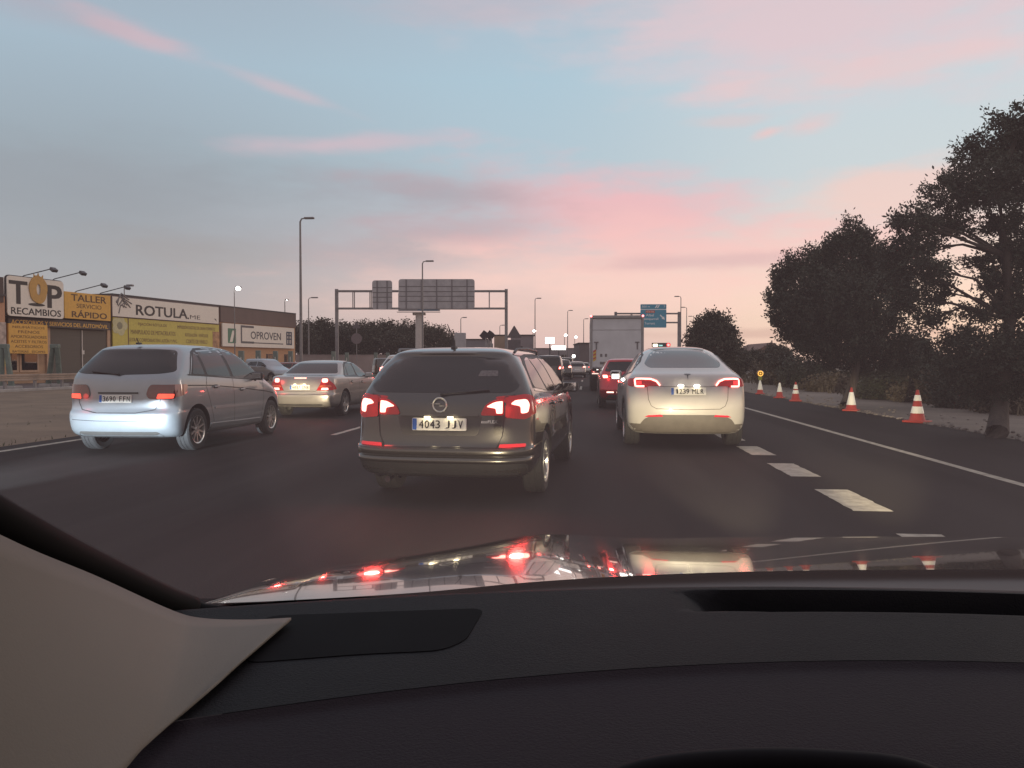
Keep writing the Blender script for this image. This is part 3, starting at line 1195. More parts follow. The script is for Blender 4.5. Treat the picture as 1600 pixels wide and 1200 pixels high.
for sd, ax in ((1, '+X'), (-1, '-X')):
    B.patch('window_trim', [(.62, 1.145), (.90, 1.46), (1.1, 1.515), (1.85, 1.55), (2.4, 1.485), (2.78, 1.28), (3.15, 1.025)], ax, BLACK, 0.0015)
    B.patch('side_window', rounded([(.66, 1.15), (1.02, 1.135), (1.0, 1.47), (.90, 1.44)], [.04, .02, .03, .10]), ax, GLASS, 0.004)
    B.patch('side_window', rounded([(1.10, 1.132), (1.86, 1.09), (1.80, 1.53), (1.08, 1.485)], [.02, .02, .03, .04]), ax, GLASS, 0.004)
    B.patch('side_window', rounded([(1.97, 1.085), (3.08, 1.03), (2.70, 1.30), (2.35, 1.465), (1.90, 1.53)], [.02, .03, .1, .12, .04]), ax, GLASS, 0.004)
    sm_ = MB()
    B.strip(sm_, [(.58, 1.14), (.78, 1.38), (.90, 1.475), (1.1, 1.53), (1.85, 1.565), (2.4, 1.50), (2.8, 1.285), (3.2, 1.02)], ax, 0.025, 0.003)
    B.strip(sm_, [(.52, 1.14), (1.05, 1.115), (1.9, 1.07), (3.2, 1.01)], ax, 0.018, 0.004)
    for ln in ([(1.06, 1.13), (1.0, .95), (1.12, .70), (1.24, .40)], [(1.91, 1.08), (1.93, .75), (1.95, .36)], [(3.12, 1.0), (3.14, .7), (3.05, .36)], [(1.06, 1.13), (1.02, 1.48)]):
        B.strip(sm_, ln, ax, 0.008, 0.003)
    B.strip(sm_, [(.42, .985), (1.2, .965), (2.2, .895), (3.3, .80), (3.6, .76)], ax, 0.016, 0.003)
    sm_.build('seam', BLACK, B.root)
    mo = MB()
    B.patch_mb(mo, rounded([(1.25, .60), (3.0, .575), (3.0, .615), (1.25, .64)], .012), ax, 0.012, 0.06, 0.02)
    mo.build('side_moulding', SILVER_B, B.root, smooth=True)
    si = MB()
    B.patch_mb(si, rounded([(1.15, .30), (3.1, .27), (3.1, .335), (1.15, .375)], .02), ax, 0.02, 0.06, 0.04)
    si.build('sill', SILVER_B, B.root, smooth=True)
    B.handle(sd, 1.30, .945); B.handle(sd, 2.22, .875)
    B.mirror(sd, 2.78, 1.06, .80)
    # tail light: dark shell, lit block, pale turn signal on the flank
    tl = rounded([(sd*.43, .86), (sd*.47, .80), (sd*.80, .79), (sd*.85, 1.0), (sd*.50, 1.005), (sd*.46, .96)], .03)
    if sd < 0: tl = tl[::-1]
    t0 = B.patch('tail_light', tl, 'R', DARK_LENS, 0.012, 0.035)
    tf = rounded([(.18, .815), (.40, .86), (.46, .995), (.40, 1.005), (.15, 1.005)], .03)
    B.patch('lens', tf, ax, mat('clear_lens', (0.42, 0.22, 0.19), 0.12, coat=1.0), 0.010, 0.035, t0)
    q = [(sd*.58, .802), (sd*.79, .806), (sd*.80, .868), (sd*.60, .872)]
    B.patch('lamp', rounded(q if sd > 0 else q[::-1], .015), 'R', lamp_mat('tail_soft', (1.0, 0.09, 0.05), 1.5), 0.016, 0.03, t0)
    B.lamp(sd*.70, .84, 5, halo=.1)
B.plate('3690 FFN', -.03, .80, w=.50)
hs = MB()
B.patch_mb(hs, rounded([(-.30, .872), (.31, .872), (.31, .895), (-.30, .895)], .008), 'R', 0.02, 0.05, 0.03)
hs.build('tailgate_handle', TRIM, B.root, smooth=True)
sm_ = MB()
B.strip(sm_, [(-.66, .99), (-.62, .74), (-.56, .645), (-.3, .60), (.3, .60), (.56, .645), (.62, .74), (.66, .99)], 'R', 0.010, 0.004)
B.strip(sm_, [(-.72, .50), (-.3, .485), (.3, .485), (.72, .50)], 'R', 0.008, 0.004)
sm_.build('seam', BLACK, B.root)
lo_ = MB()
B.patch_mb(lo_, rounded([(-.60, .33), (.60, .33), (.66, .25), (-.66, .25)][::-1], .03), 'R', 0.008, 0.06, 0.03)
lo_.build('rear_valance', TRIM, B.root, smooth=True)
an = MB()
an.box((0, .62, 1.605), (.05, .10, .03), bev=.01)
an.tube([(0, .62, 1.61), (0, .56, 1.69)], [.007, .003], 6)
an.build('antenna', BLACK, B.root)
B.wiper((0, 1.15), (-.45, 1.19))
B.root.scale = (1.0, 1.0, 1.02)
B.wheels((10, 0, 0.032))

# --- silver saloon ahead of it
SPEC_C = dict(wr=0.316, tw=0.205, axles=(0.98, 3.695), tr=0.06, rows=[
    (.5, .22, 4.1, .2, .64, .2, .3), (.14, .25, 4.4, .22, .76, .28, .5), (.03, .33, 4.5, .36, .845, .30, .55), (.0, .46, 4.53, .5, .864, .30, .55),
    (.0, .56, 4.53, .6, .866, .30, .55), (.035, .60, 4.5, .66, .864, .30, .55), (.055, .72, 4.42, .74, .864, .30, .6), (.075, .88, 4.15, .85, .858, .30, .65), (.10, .975, 3.8, .93, .842, .28, .6),
    (.16, 1.015, 3.55, .975, .815, .26, .5), (.38, 1.035, 3.42, .995, .79, .22, .5), (.64, 1.055, 3.3, 1.03, .765, .22, .45),
    (.95, 1.20, 2.98, 1.18, .70, .20, .4), (1.25, 1.335, 2.62, 1.32, .62, .2, .35), (1.42, 1.385, 2.42, 1.375, .55, .2, .3), (1.65, 1.415, 2.25, 1.41, .38, .2, .2), (1.9, 1.425, 2.0, 1.425, .02, .1, .1)])
C = Car('car', 'silver saloon with glowing brake lights and yellow-lit bumper left of the dark wagon', 'car', SPEC_C, SILVER_C, plan(-5.22, 18.85), R(1.2))
C.patch('rear_window', rounded([(-.52, 1.345), (.52, 1.345), (.70, 1.085), (-.70, 1.085)][::-1], .06), 'R', GLASS)
for sd, ax in ((1, '+X'), (-1, '-X')):
    C.patch('window_trim', [(1.08, 1.01), (1.38, 1.29), (1.6, 1.36), (2.1, 1.37), (2.48, 1.33), (2.76, 1.19), (3.07, .968)], ax, BLACK, 0.0015)
    C.patch('side_window', rounded([(1.10, 1.015), (1.32, 1.01), (1.46, 1.29), (1.36, 1.25)], [.03, .01, .02, .06]), ax, GLASS, 0.004)
    C.patch('side_window', rounded([(1.37, 1.01), (2.0, .995), (2.0, 1.345), (1.60, 1.335), (1.48, 1.295)], [.01, .02, .03, .08, .02]), ax, GLASS, 0.004)
    C.patch('side_window', rounded([(2.09, .993), (3.02, .97), (2.72, 1.185), (2.45, 1.315), (2.09, 1.345)], [.02, .03, .1, .1, .03]), ax, GLASS, 0.004)
    sm_ = MB()
    for ln in ([(1.18, .99), (1.30, .75), (1.40, .36)], [(2.05, .98), (2.06, .6), (2.07, .34)], [(3.05, .95), (3.06, .6), (3.0, .34)]):
        C.strip(sm_, ln, ax, 0.008, 0.003)
    C.strip(sm_, [(1.05, 1.005), (2.0, .985), (3.1, .96)], ax, 0.015, 0.004)
    C.strip(sm_, [(1.05, 1.005), (1.36, 1.30), (1.6, 1.37), (2.1, 1.385), (2.5, 1.34), (2.78, 1.19), (3.1, .97)], ax, 0.015, 0.004)
    sm_.build('seam', BLACK, C.root)
    mo = MB()
    C.patch_mb(mo, rounded([(1.4, .56), (3.3, .55), (3.3, .59), (1.4, .60)], .012), ax, 0.010, 0.06, 0.02)
    mo.build('side_moulding', SILVER_C, C.root, smooth=True)
    C.handle(sd, 1.46, .86); C.handle(sd, 2.30, .84)
    C.mirror(sd, 2.80, .985, .77, m=SILVER_C)
    tl = rounded([(sd*.42, .665), (sd*.80, .675), (sd*.80, .80), (sd*.66, .985), (sd*.56, .985), (sd*.52, .86)], [.02, .02, .02, .06, .06, .05])
    if sd < 0: tl = tl[::-1]
    t0 = C.patch('tail_light', tl, 'R', RED_LENS, 0.010, 0.035)
    C.patch('lens', rounded([(.14, .68), (.34, .70), (.22, .84), (.14, .95)], .02), ax, RED_LENS, 0.008, 0.03, t0)
    q = rounded([(sd*.545, .865), (sd*.68, .865), (sd*.68, .965), (sd*.545, .965)], .05, 8)
    C.patch('lamp', q if sd > 0 else q[::-1], 'R', BRAKE, 0.014, 0.02, t0)
    q = rounded([(sd*.53, .685), (sd*.70, .685), (sd*.69, .735), (sd*.55, .735)], .012)
    C.patch('lamp', q if sd > 0 else q[::-1], 'R', BRAKE, 0.014, 0.02, t0)
    q = rounded([(sd*.47, .75), (sd*.77, .755), (sd*.74, .80), (sd*.52, .80)], .012)
    C.patch('lens', q if sd > 0 else q[::-1], 'R', mat('amber_lens', (0.6, 0.12, 0.02), 0.12, coat=1.0), 0.014, 0.02, t0)
    C.lamp(sd*.62, .92, 22, halo=.06, rad=.07)
bl = rounded([(-.15, .965), (.15, .965), (.15, .985), (-.15, .985)], .006)
C.patch('brake_light', bl, 'R', BRAKE, 0.012, 0.02)
rc = rounded([(-.33, .67), (.33, .67), (.36, .83), (-.36, .83)], .03)
C.patch('plate_recess', rc, 'R', SILVER_C, 0.003, 0.05)
pl, fr = C.plate('4817 CNB', .0, .745, w=.50)
for xx in (-.12, .12):
    pm = MB(); pm.box(fr(xx, .075, .015), (.05, .03, .016)); pm.build('plate_light', PLATE_LED, C.root)
sm_ = MB()
C.strip(sm_, [(-.58, 1.0), (-.50, .80), (-.40, .645), (.40, .645), (.50, .80), (.58, 1.0)], 'R', 0.008, 0.004)
C.strip(sm_, [(-.8, .575), (-.3, .565), (.3, .565), (.8, .575)], 'R', 0.010, 0.004)
sm_.build('seam', BLACK, C.root)
lo_ = MB()
C.patch_mb(lo_, rounded([(-.55, .34), (.55, .34), (.62, .26), (-.62, .26)][::-1], .03), 'R', 0.008, 0.06, 0.03)
lo_.build('rear_valance', TRIM, C.root, smooth=True)
C.plate_glow(0, .82, .25, (1, .78, .35))
C.wheels((5, 0, 0.075))

# --- dark grey wagon
SPEC_O = dict(wr=0.322, tw=0.215, axles=(1.03, 3.715), tr=0.06, rows=[
    (.5, .22, 4.2, .2, .66, .2, .3), (.16, .26, 4.55, .22, .79, .28, .5), (.07, .31, 4.66, .34, .86, .30, .55), (.035, .395, 4.69, .42, .893, .32, .6), (.005, .42, 4.69, .45, .903, .32, .6), (.012, .455, 4.70, .48, .904, .32, .6), (.028, .47, 4.70, .50, .904, .32, .6), (.0, .487, 4.70, .53, .906, .32, .6), (.0, .53, 4.70, .58, .907, .32, .6),
    (.015, .548, 4.69, .62, .906, .32, .6), (.055, .565, 4.66, .66, .905, .32, .6), (.075, .66, 4.6, .74, .905, .32, .65), (.09, .82, 4.4, .85, .902, .32, .7), (.105, .95, 4.1, .94, .888, .30, .75),
    (.135, 1.03, 3.75, 1.01, .866, .28, .6), (.215, 1.15, 3.42, 1.13, .81, .27, .5), (.32, 1.285, 3.05, 1.28, .735, .25, .4),
    (.42, 1.39, 2.72, 1.39, .655, .28, .35), (.44, 1.445, 2.5, 1.45, .575, .28, .3), (.66, 1.485, 2.35, 1.475, .45, .26, .3), (1.0, 1.50, 2.0, 1.495, .3, .2, .2), (1.4, 1.505, 1.7, 1.505, .02, .1, .1)])
O = Car('car', 'dark grey estate car with bright brake lights straight ahead', 'car', SPEC_O, GREY_O, plan(-.69, 7.08), R(4.2))
O.patch('rear_window', rounded([(-.55, 1.375), (-.25, 1.40), (.25, 1.40), (.55, 1.375), (.735, 1.12), (.66, 1.06), (-.66, 1.06), (-.735, 1.12)][::-1], [.08, .06, .08, .05, .1, .1, .05, .08][::-1]), 'R', GLASS)
for sd, ax in ((1, '+X'), (-1, '-X')):
    O.patch('window_surround', [(.58, 1.095), (.72, 1.31), (.90, 1.385), (1.3, 1.41), (2.1, 1.42), (2.5, 1.385), (2.82, 1.23), (3.15, .985)], ax, BLACK, 0.0015)
    O.patch('side_window', rounded([(.62, 1.10), (1.30, 1.05), (1.20, 1.375), (.90, 1.36), (.70, 1.26)], [.10, .02, .03, .12, .10]), ax, GLASS, 0.004)
    O.patch('side_window', rounded([(1.37, 1.045), (2.05, 1.02), (1.98, 1.395), (1.27, 1.38)], [.02, .02, .03, .03]), ax, GLASS, 0.004)
    O.patch('side_window', rounded([(2.13, 1.018), (3.10, .99), (2.75, 1.25), (2.45, 1.365), (2.06, 1.395)], [.02, .03, .1, .1, .03]), ax, GLASS, 0.004)
    sm_ = MB()
    O.strip(sm_, [(.56, 1.09), (.70, 1.32), (.88, 1.395), (1.3, 1.42), (2.1, 1.43), (2.5, 1.395), (2.85, 1.23), (3.2, .985)], ax, 0.022, 0.003)
    for ln in ([(1.33, 1.04), (1.28, .80), (1.42, .62), (1.50, .34)], [(2.09, 1.01), (2.10, .7), (2.12, .34)], [(3.15, .97), (3.16, .7), (3.08, .34)]):
        O.strip(sm_, ln, ax, 0.008, 0.003)
    sm_.build('seam', BLACK, O.root)
    ch = MB()
    O.strip(ch, [(.60, 1.075), (1.33, 1.028), (2.1, 1.0), (3.15, .968)], ax, 0.014, 0.006)
    ch.build('window_trim', CHROME, O.root)
    rl = MB()
    pts = [(sd*.60, .72, 1.44), (sd*.615, .80, 1.475), (sd*.62, 1.5, 1.49), (sd*.615, 2.25, 1.475), (sd*.60, 2.35, 1.44)]
    rl.tube(pts, .014, 8)
    rl.build('roof_rail', DGREY, O.root, smooth=True)
    O.handle(sd, 1.55, .90); O.handle(sd, 2.32, .88)
    O.mirror(sd, 2.95, 1.01, .82)
    # tail light: outer unit on the body, inner unit on the tailgate, white-hot lit shapes
    q = rounded([(sd*.615, .83), (sd*.80, .81), (sd*.865, .86), (sd*.88, 1.0), (sd*.80, 1.05), (sd*.625, 1.02)], [.02, .06, .05, .05, .05, .02])
    t0 = O.patch('tail_light', q if sd > 0 else q[::-1], 'R', RED_LENS, 0.014, 0.03)
    O.patch('lens', rounded([(.18, .84), (.36, .86), (.42, .97), (.34, 1.035), (.14, 1.03)], .05), ax, RED_LENS, 0.012, 0.03, t0)
    q = rounded([(sd*.66, .955), (sd*.70, .99), (sd*.80, 1.0), (sd*.825, .95), (sd*.815, .875), (sd*.755, .865), (sd*.75, .935)], [.02, .02, .04, .02, .02, .02, .02])
    O.patch('lamp', q if sd > 0 else q[::-1], 'R', BRAKE, 0.018, 0.02, t0)
    q = rounded([(sd*.385, .85), (sd*.60, .85), (sd*.60, 1.005), (sd*.52, 1.0), (sd*.43, .95)], [.03, .01, .02, .05, .05])
    t1 = O.patch('tail_light', q if sd > 0 else q[::-1], 'R', RED_LENS, 0.014, 0.03)
    q = rounded([(sd*.44, .93), (sd*.52, .975), (sd*.59, .982), (sd*.59, .868), (sd*.535, .868), (sd*.53, .915)], [.02, .03, .01, .01, .01, .02])
    O.patch('lamp', q if sd > 0 else q[::-1], 'R', BRAKE, 0.018, 0.02, t1)
    q = rounded([(sd*.56, .555), (sd*.80, .56), (sd*.80, .59), (sd*.57, .585)], .01)
    O.patch('reflector', q if sd > 0 else q[::-1], 'R', lamp_mat('reflector_red_glow', (1.0, 0.05, 0.06), 0.10, (0.5, 0.02, 0.03)), 0.010, 0.03)  # passive reflector: its shine is put in as a faint glow
    O.lamp(sd*.70, .93, 30, halo=.03, rad=.07)
rc = rounded([(-.36, .66), (.36, .66), (.41, .845), (-.41, .845)], .04)
O.patch('plate_recess', rc, 'R', mat('recess_grey', (0.075, 0.071, 0.066), 0.4, metal=.5), 0.003, 0.05)
pl, fr = O.plate('4043 JJV', .0, .765)
for xx in (-.11, .11):
    pm = MB(); pm.box(fr(xx, .068, .02), (.05, .03, .012)); pm.build('plate_light', PLATE_LED, O.root)
hb_ = MB()
O.patch_mb(hb_, rounded([(-.37, .842), (.37, .842), (.37, .862), (-.37, .862)], .006), 'R', 0.022, 0.05, 0.03)
hb_.build('tailgate_handle', GREY_O, O.root, smooth=True)
# round badge with a lightning bolt
h, _ = O.hit('R', 0, .945)
bd = MB()
by = h.y-0.012
ring = [(.058, .0), (.066, -.006), (.072, 0.0)]
n = 36
vs = []
for r_, dy in ring:
    vs += [(r_*math.cos(2*PI*k/n), by+dy, .945+r_*math.sin(2*PI*k/n)) for k in range(n)]
bd.mesh_(vs, [(i*n+k, i*n+(k+1) % n, (i+1)*n+(k+1) % n, (i+1)*n+k) for i in range(2) for k in range(n)])
bolt = [(-.088, .012), (.004, .012), (-.008, -.004), (.088, -.012), (-.004, -.012), (.008, .004)]
bd.prism(bolt, lambda u, v: (u, by-.004, .945+v), lambda u, v: (u, by+.004, .945+v))
bd.build('badge', mat('badge_silver', (.55, .54, .52), .3, metal=.4), O.root, smooth=True)
tx = MB()


def fr_r(car, off):
    def f(u, v, n=0.0):
        h, _ = car.hit('R', u, v)
        return h+Vector((0, -off, 0))
    return f


letter(tx, 'ecoFLEX', fr_r(O, .008), .47, .792, .15, .028, 0.0)
tx.build('lettering', CHROME, O.root)
sm_ = MB()
O.strip(sm_, [(-.70, 1.04), (-.605, 1.02), (-.605, .80), (-.59, .66), (-.54, .55), (.54, .55), (.59, .66), (.605, .80), (.605, 1.02), (.70, 1.04)], 'R', 0.009, 0.004)
O.strip(sm_, [(-.86, .545), (-.5, .54), (.5, .54), (.86, .545)], 'R', 0.012, 0.004)
sm_.build('seam', BLACK, O.root)
lo_ = MB()
O.patch_mb(lo_, rounded([(-.82, .405), (.82, .405), (.80, .27), (-.80, .27)][::-1], .05), 'R', 0.006, 0.06, 0.03)
lo_.build('rear_valance', BLACK, O.root, smooth=True)
O.plate_glow(-.12, .83, .36); O.plate_glow(.12, .83, .36)
O.wiper((0, 1.045), (.46, 1.085))
an = MB()
an.box((0, .66, 1.49), (.05, .10, .03), bev=.012)
an.tube([(0, .66, 1.49), (0, .645, 1.57)], [.016, .012], 8)
an.tube([(0, .645, 1.57), (-.045, .56, 1.72)], [.006, .004], 6)
an.build('antenna', BLACK, O.root, smooth=True)
ex = MB()
ex.tube([(-.5, .18, .25), (-.5, .06, .24)], .028, 12)
ex.build('exhaust_pipe', CHROME, O.root, smooth=True)
# something pale lying against the inside of the rear glass: sticker
st = MB()
O.patch_mb(st, rounded([(.33, 1.21), (.52, 1.21), (.51, 1.265), (.35, 1.265)], .01), 'R', 0.009, 0.04, 0.002)
st.build('sticker', mat('sticker', (0.10, 0.09, 0.09), 0.5, vary=0.6, scale=40), O.root)
O.wheels((5, .16, 0.036))

# --- white electric crossover in the right lane
SPEC_T = dict(wr=0.352, tw=0.25, axles=(0.94, 3.83), tr=0.07, npow=2.7, rows=[
    (.5, .22, 4.3, .2, .70, .2, .3), (.16, .24, 4.6, .23, .82, .35, .5), (.07, .32, 4.70, .36, .92, .42, .6), (.02, .44, 4.74, .5, .952, .44, .65), (.0, .58, 4.75, .6, .958, .44, .65),
    (.01, .72, 4.72, .70, .96, .44, .7), (.045, .88, 4.6, .82, .958, .44, .7), (.085, 1.02, 4.3, .93, .945, .44, .8), (.115, 1.11, 3.95, 1.01, .915, .44, .75),
    (.175, 1.165, 3.7, 1.07, .875, .44, .65), (.36, 1.215, 3.5, 1.12, .835, .46, .6), (.66, 1.325, 3.1, 1.27, .755, .5, .5), (.98, 1.455, 2.75, 1.44, .665, .5, .4),
    (1.30, 1.555, 2.5, 1.545, .56, .5, .35), (1.6, 1.603, 2.3, 1.595, .42, .4, .3), (1.85, 1.620, 2.1, 1.617, .22, .2, .1), (1.95, 1.624, 2.0, 1.624, .02, .1, .1)])
T = Car('car', 'white electric crossover with outlined red tail lights and full-width glass roof', 'car', SPEC_T, WHITE_T, plan(2.70, 11.75), R(0.0))
rwp = rounded([(-.40, 1.565), (.40, 1.565), (.50, 1.50), (.62, 1.325), (.55, 1.265), (-.55, 1.265), (-.62, 1.325), (-.50, 1.50)][::-1], [.1, .12, .1, .1, .1, .1, .12, .1][::-1])
RGLASS = mat('roof_glass', (0.012, 0.011, 0.011), 0.06, ior=2.3, vary=0.2, scale=2)
T.patch('rear_window', rwp, 'R', RGLASS, 0.006)
T.patch('glass_roof', rounded([(-.44, 1.42), (.44, 1.42), (.50, 2.5), (-.50, 2.5)], .08), 'T', RGLASS, 0.006)
for sd, ax in ((1, '+X'), (-1, '-X')):
    T.patch('window_trim', [(.77, 1.197), (1.0, 1.345), (1.3, 1.46), (1.75, 1.54), (2.12, 1.545), (2.53, 1.505), (2.92, 1.33), (3.32, 1.075)], ax, BLACK, 0.0015)
    T.patch('side_window', rounded([(.80, 1.20), (1.32, 1.18), (1.42, 1.475), (1.20, 1.42)], [.04, .02, .02, .14]), ax, GLASS, 0.005)
    T.patch('side_window', rounded([(1.38, 1.178), (2.10, 1.14), (2.08, 1.525), (1.75, 1.52), (1.50, 1.485)], [.02, .02, .03, .1, .04]), ax, GLASS, 0.005)
    T.patch('side_window', rounded([(2.17, 1.137), (3.25, 1.085), (2.85, 1.34), (2.5, 1.49), (2.15, 1.525)], [.02, .03, .1, .1, .03]), ax, GLASS, 0.005)
    sm_ = MB()
    for ln in ([(1.35, 1.17), (1.25, .92), (1.42, .70), (1.46, .34)], [(2.14, 1.13), (2.15, .7), (2.16, .34)], [(3.25, 1.06), (3.24, .7), (3.16, .34)]):
        T.strip(sm_, ln, ax, 0.008, 0.003)
    T.strip(sm_, [(.74, 1.195), (1.0, 1.36), (1.3, 1.475), (1.75, 1.55), (2.15, 1.555), (2.55, 1.51), (2.95, 1.33), (3.35, 1.07)], ax, 0.020, 0.004)
    T.strip(sm_, [(.74, 1.19), (1.35, 1.165), (2.1, 1.125), (3.35, 1.07)], ax, 0.016, 0.004)
    sm_.build('seam', BLACK, T.root)
    cl = MB()
    T.patch_mb(cl, rounded([(1.35, .27), (3.35, .26), (3.35, .36), (1.35, .37)], .02), ax, 0.006, 0.06, 0.02)
    cl.build('sill', TRIM, T.root, smooth=True)
    for ya in SPEC_T['axles']:
        ar = MB()
        T.strip(ar, [(ya+math.cos(a)*.44, .362+math.sin(a)*.44) for a in [PI*k/18 for k in range(19)]], ax, 0.035, 0.006)
        ar.build('arch_trim', TRIM, T.root, smooth=True)
    mo_, mc = T.mirror(sd, 2.95, 1.10, .86, m=WHITE_T)
    if sd < 0:
        q = MB(); q.box((mc.x-.01, mc.y-.079, mc.z-.045), (.13, .008, .085), bev=.003)
        q.build('lamp', WHITE_GLOW, mo_)  # added glowing block for a headlight reflection in the mirror; no lamp here
    # tail light: glowing outline round a red lens
    o_out = [(sd*.42, .985), (sd*.47, 1.06), (sd*.56, 1.105), (sd*.80, 1.105), (sd*.815, 1.075), (sd*.80, .965), (sd*.62, .965), (sd*.60, .985)]
    q = rounded(o_out, [.01, .05, .06, .03, .02, .03, .01, .02])
    t0 = T.patch('tail_light', q if sd > 0 else q[::-1], 'R', RED_LENS, 0.010, 0.03)
    T.patch('lens', rounded([(.25, .965), (.40, .99), (.46, 1.07), (.40, 1.10), (.22, 1.10)], .03), ax, RED_LENS, 0.010, 0.03, t0)
    gl = MB()
    T.strip(gl, [(sd*.425, .992), (sd*.475, 1.058), (sd*.56, 1.092), (sd*.70, 1.096), (sd*.785, 1.092), (sd*.80, 1.07), (sd*.792, .985), (sd*.775, .978), (sd*.66, .978)], 'R', 0.026, 0.018, 0, 0.02)
    gl.build('lamp', BRAKE, t0, smooth=True)
    gm = MB()
    T.patch_mb(gm, rounded([(sd*.70, 1.005), (sd*.77, 1.005), (sd*.77, 1.06), (sd*.70, 1.06)][::sd], .01), 'R', 0.014, 0.03, 0.01)
    gm.build('lamp', lamp_mat('tail_soft_red', (1.0, 0.05, 0.05), 0.9), t0)
    T.lamp(sd*.70, 1.04, 8, halo=.04, rad=.07)
    q = rounded([(sd*.38, .515), (sd*.66, .505), (sd*.60, .535), (sd*.40, .545)], .012)
    T.patch('reflector', q if sd > 0 else q[::-1], 'R', lamp_mat('reflector_pink_glow', (1.0, 0.07, 0.10), 0.2, (0.5, 0.02, 0.04)), 0.016, 0.03)  # no lamp: the reflector's shine is a glow in its material
df = [(-.62, .25), (.62, .25), (.74, .27), (.72, .40), (.66, .475), (.56, .525), (.40, .545), (-.40, .545), (-.56, .525), (-.66, .475), (-.72, .40), (-.74, .27)]
T.patch('diffuser', rounded(df, .03), 'R', mat('diffuser_plastic', (0.13, 0.115, 0.10), 0.55), 0.008, 0.05)
for sd in (1, -1):
    q = [(sd*.72, .26), (sd*.93, .30), (sd*.93, .395), (sd*.72, .395)]
    T.patch('rear_skirt', q if sd > 0 else q[::-1], 'R', mat('diffuser_plastic', (0.13, 0.115, 0.10), 0.55), 0.006, 0.04)
pl, fr = T.plate('1239 MLR', .0, .905, w=.53, tilt=0.1)
for xx in (-.115, .125):
    pm = MB(); pm.ellipsoid(fr(xx, .085, .014), (.047, .014, .017))
    pm.build('plate_light', lamp_mat('plate_lamp_white', (1.0, 0.93, 0.82), 8.0), T.root)
sm_ = MB()
T.strip(sm_, [(-.42, .985), (-.36, .975), (.36, .975), (.42, .985)], 'R', 0.008, 0.004)
T.strip(sm_, [(-.615, .965), (-.60, .78), (-.56, .68), (-.48, .635), (0, .625), (.48, .635), (.56, .68), (.60, .78), (.615, .965)], 'R', 0.009, 0.004)
sm_.build('seam', mat('grey_seam', (0.12, 0.11, 0.10), 0.6), T.root)
h, _ = T.hit('R', 0, 1.125)
tb = MB()
tp = [(-.05, .036), (-.018, .028), (-.010, .024), (0, -.045), (.010, .024), (.018, .028), (.05, .036), (.045, .047), (.02, .05), (-.02, .05), (-.045, .047)]
tb.prism(tp, lambda u, v: T.hit('R', u, 1.125+v)[0]+Vector((0, -.010, 0)), lambda u, v: T.hit('R', u, 1.125+v)[0]+Vector((0, .002, 0)))
tb.build('badge', mat('badge_grey', (0.10, 0.10, 0.10), 0.3, metal=0.6), T.root)
T.plate_glow(-.12, .985, .4, (1, .80, .48)); T.plate_glow(.12, .985, .4, (1, .80, .48))
T.wheels((5, .12, 0.05))


# --- simpler cars further off
def far_car(label, rows, paint_m, loc, heading, lights=BRAKE, group=None, W=.90, wr=.33, axles=(.9, 3.55), win=((-.60, 1.36), (.60, 1.36), (.72, 1.05), (-.72, 1.05)),
            tl=None, plate=None, power=3.0, sides=True, tl_lens=RED_LENS, wheel=(5, .1, .05), mirrors=True):
    c = Car('car', label, 'car', dict(rows=rows, wr=wr, tw=.22, axles=axles, per=3), paint_m, loc, heading, group)
    if win:
        c.patch('rear_window', rounded(list(win)[::-1], .06), 'R', GLASS, .006, .08)
    zb = win[2][1] if win else 1.0
    for sd, ax in ((1, '+X'), (-1, '-X')):
        if sides:
            c.patch('side_window', rounded([(.75, zb+.03), (1.9, zb-.02), (1.9, zb+.30), (1.15, zb+.28)], [.05, .02, .03, .12]), ax, GLASS, .005, .08)
            c.patch('side_window', rounded([(1.98, zb-.02), (3.0, zb-.05), (2.6, zb+.18), (2.3, zb+.27), (1.98, zb+.30)], [.02, .03, .1, .1, .03]), ax, GLASS, .005, .08)
        if tl:
            q = rounded([(sd*x, z) for x, z in tl[0]], .03)
            t0 = c.patch('tail_light', q if sd > 0 else q[::-1], 'R', tl_lens, .010, .04)
            q = rounded([(sd*x, z) for x, z in tl[1]], .02)
            c.patch('lamp', q if sd > 0 else q[::-1], 'R', lights, .016, .03, t0)
        if mirrors:
            c.mirror(sd, 2.8, zb, c.W-.09)
        if power:
            mx = sum(x for x, z in tl[1])/len(tl[1]); mz = sum(z for x, z in tl[1])/len(tl[1])
            c.lamp(sd*mx, mz, power*2, halo=.12)
    if plate is not None:
        c.plate(plate, 0, .78 if zb < 1.2 else .9)
    lo = MB()
    c.patch_mb(lo, rounded([(-.62, .42), (.62, .42), (.68, .28), (-.68, .28)][::-1], .05), 'R', .010, .08, .03)
    lo.build('rear_valance', TRIM, c.root, smooth=True)
    c.wheels(wheel)
    return c


def suv_rows(L=4.4, W=.90, H=1.55, belt=1.05):
    k = L/4.4
    return [(.5, .24, L-.5, .22, W-.22, .2, .3), (.15, .28, L-.2, .25, W-.10, .3, .5), (.03, .40, L-.05, .40, W-.02, .32, .55), (.0, .56, L, .56, W, .32, .6),
            (.02, .66, L-.02, .70, W, .32, .6), (.06, .85, L-.15, .86, W-.005, .32, .65), (.09, belt-.06, L-.55, .98, W-.03, .30, .7), (.14, belt, L-.95, belt-.02, W-.05, .28, .6),
            (.28, belt+.16, 3.15*k, belt+.12, W-.13, .26, .45), (.42, H-.15, 2.75*k, H-.17, W-.22, .24, .4), (.45, H-.06, 2.5*k, H-.07, W-.29, .24, .3),
            (.75, H-.02, 2.2*k, H-.025, W-.45, .2, .3), (1.3, H, 1.8*k, H, .02, .1, .1)]


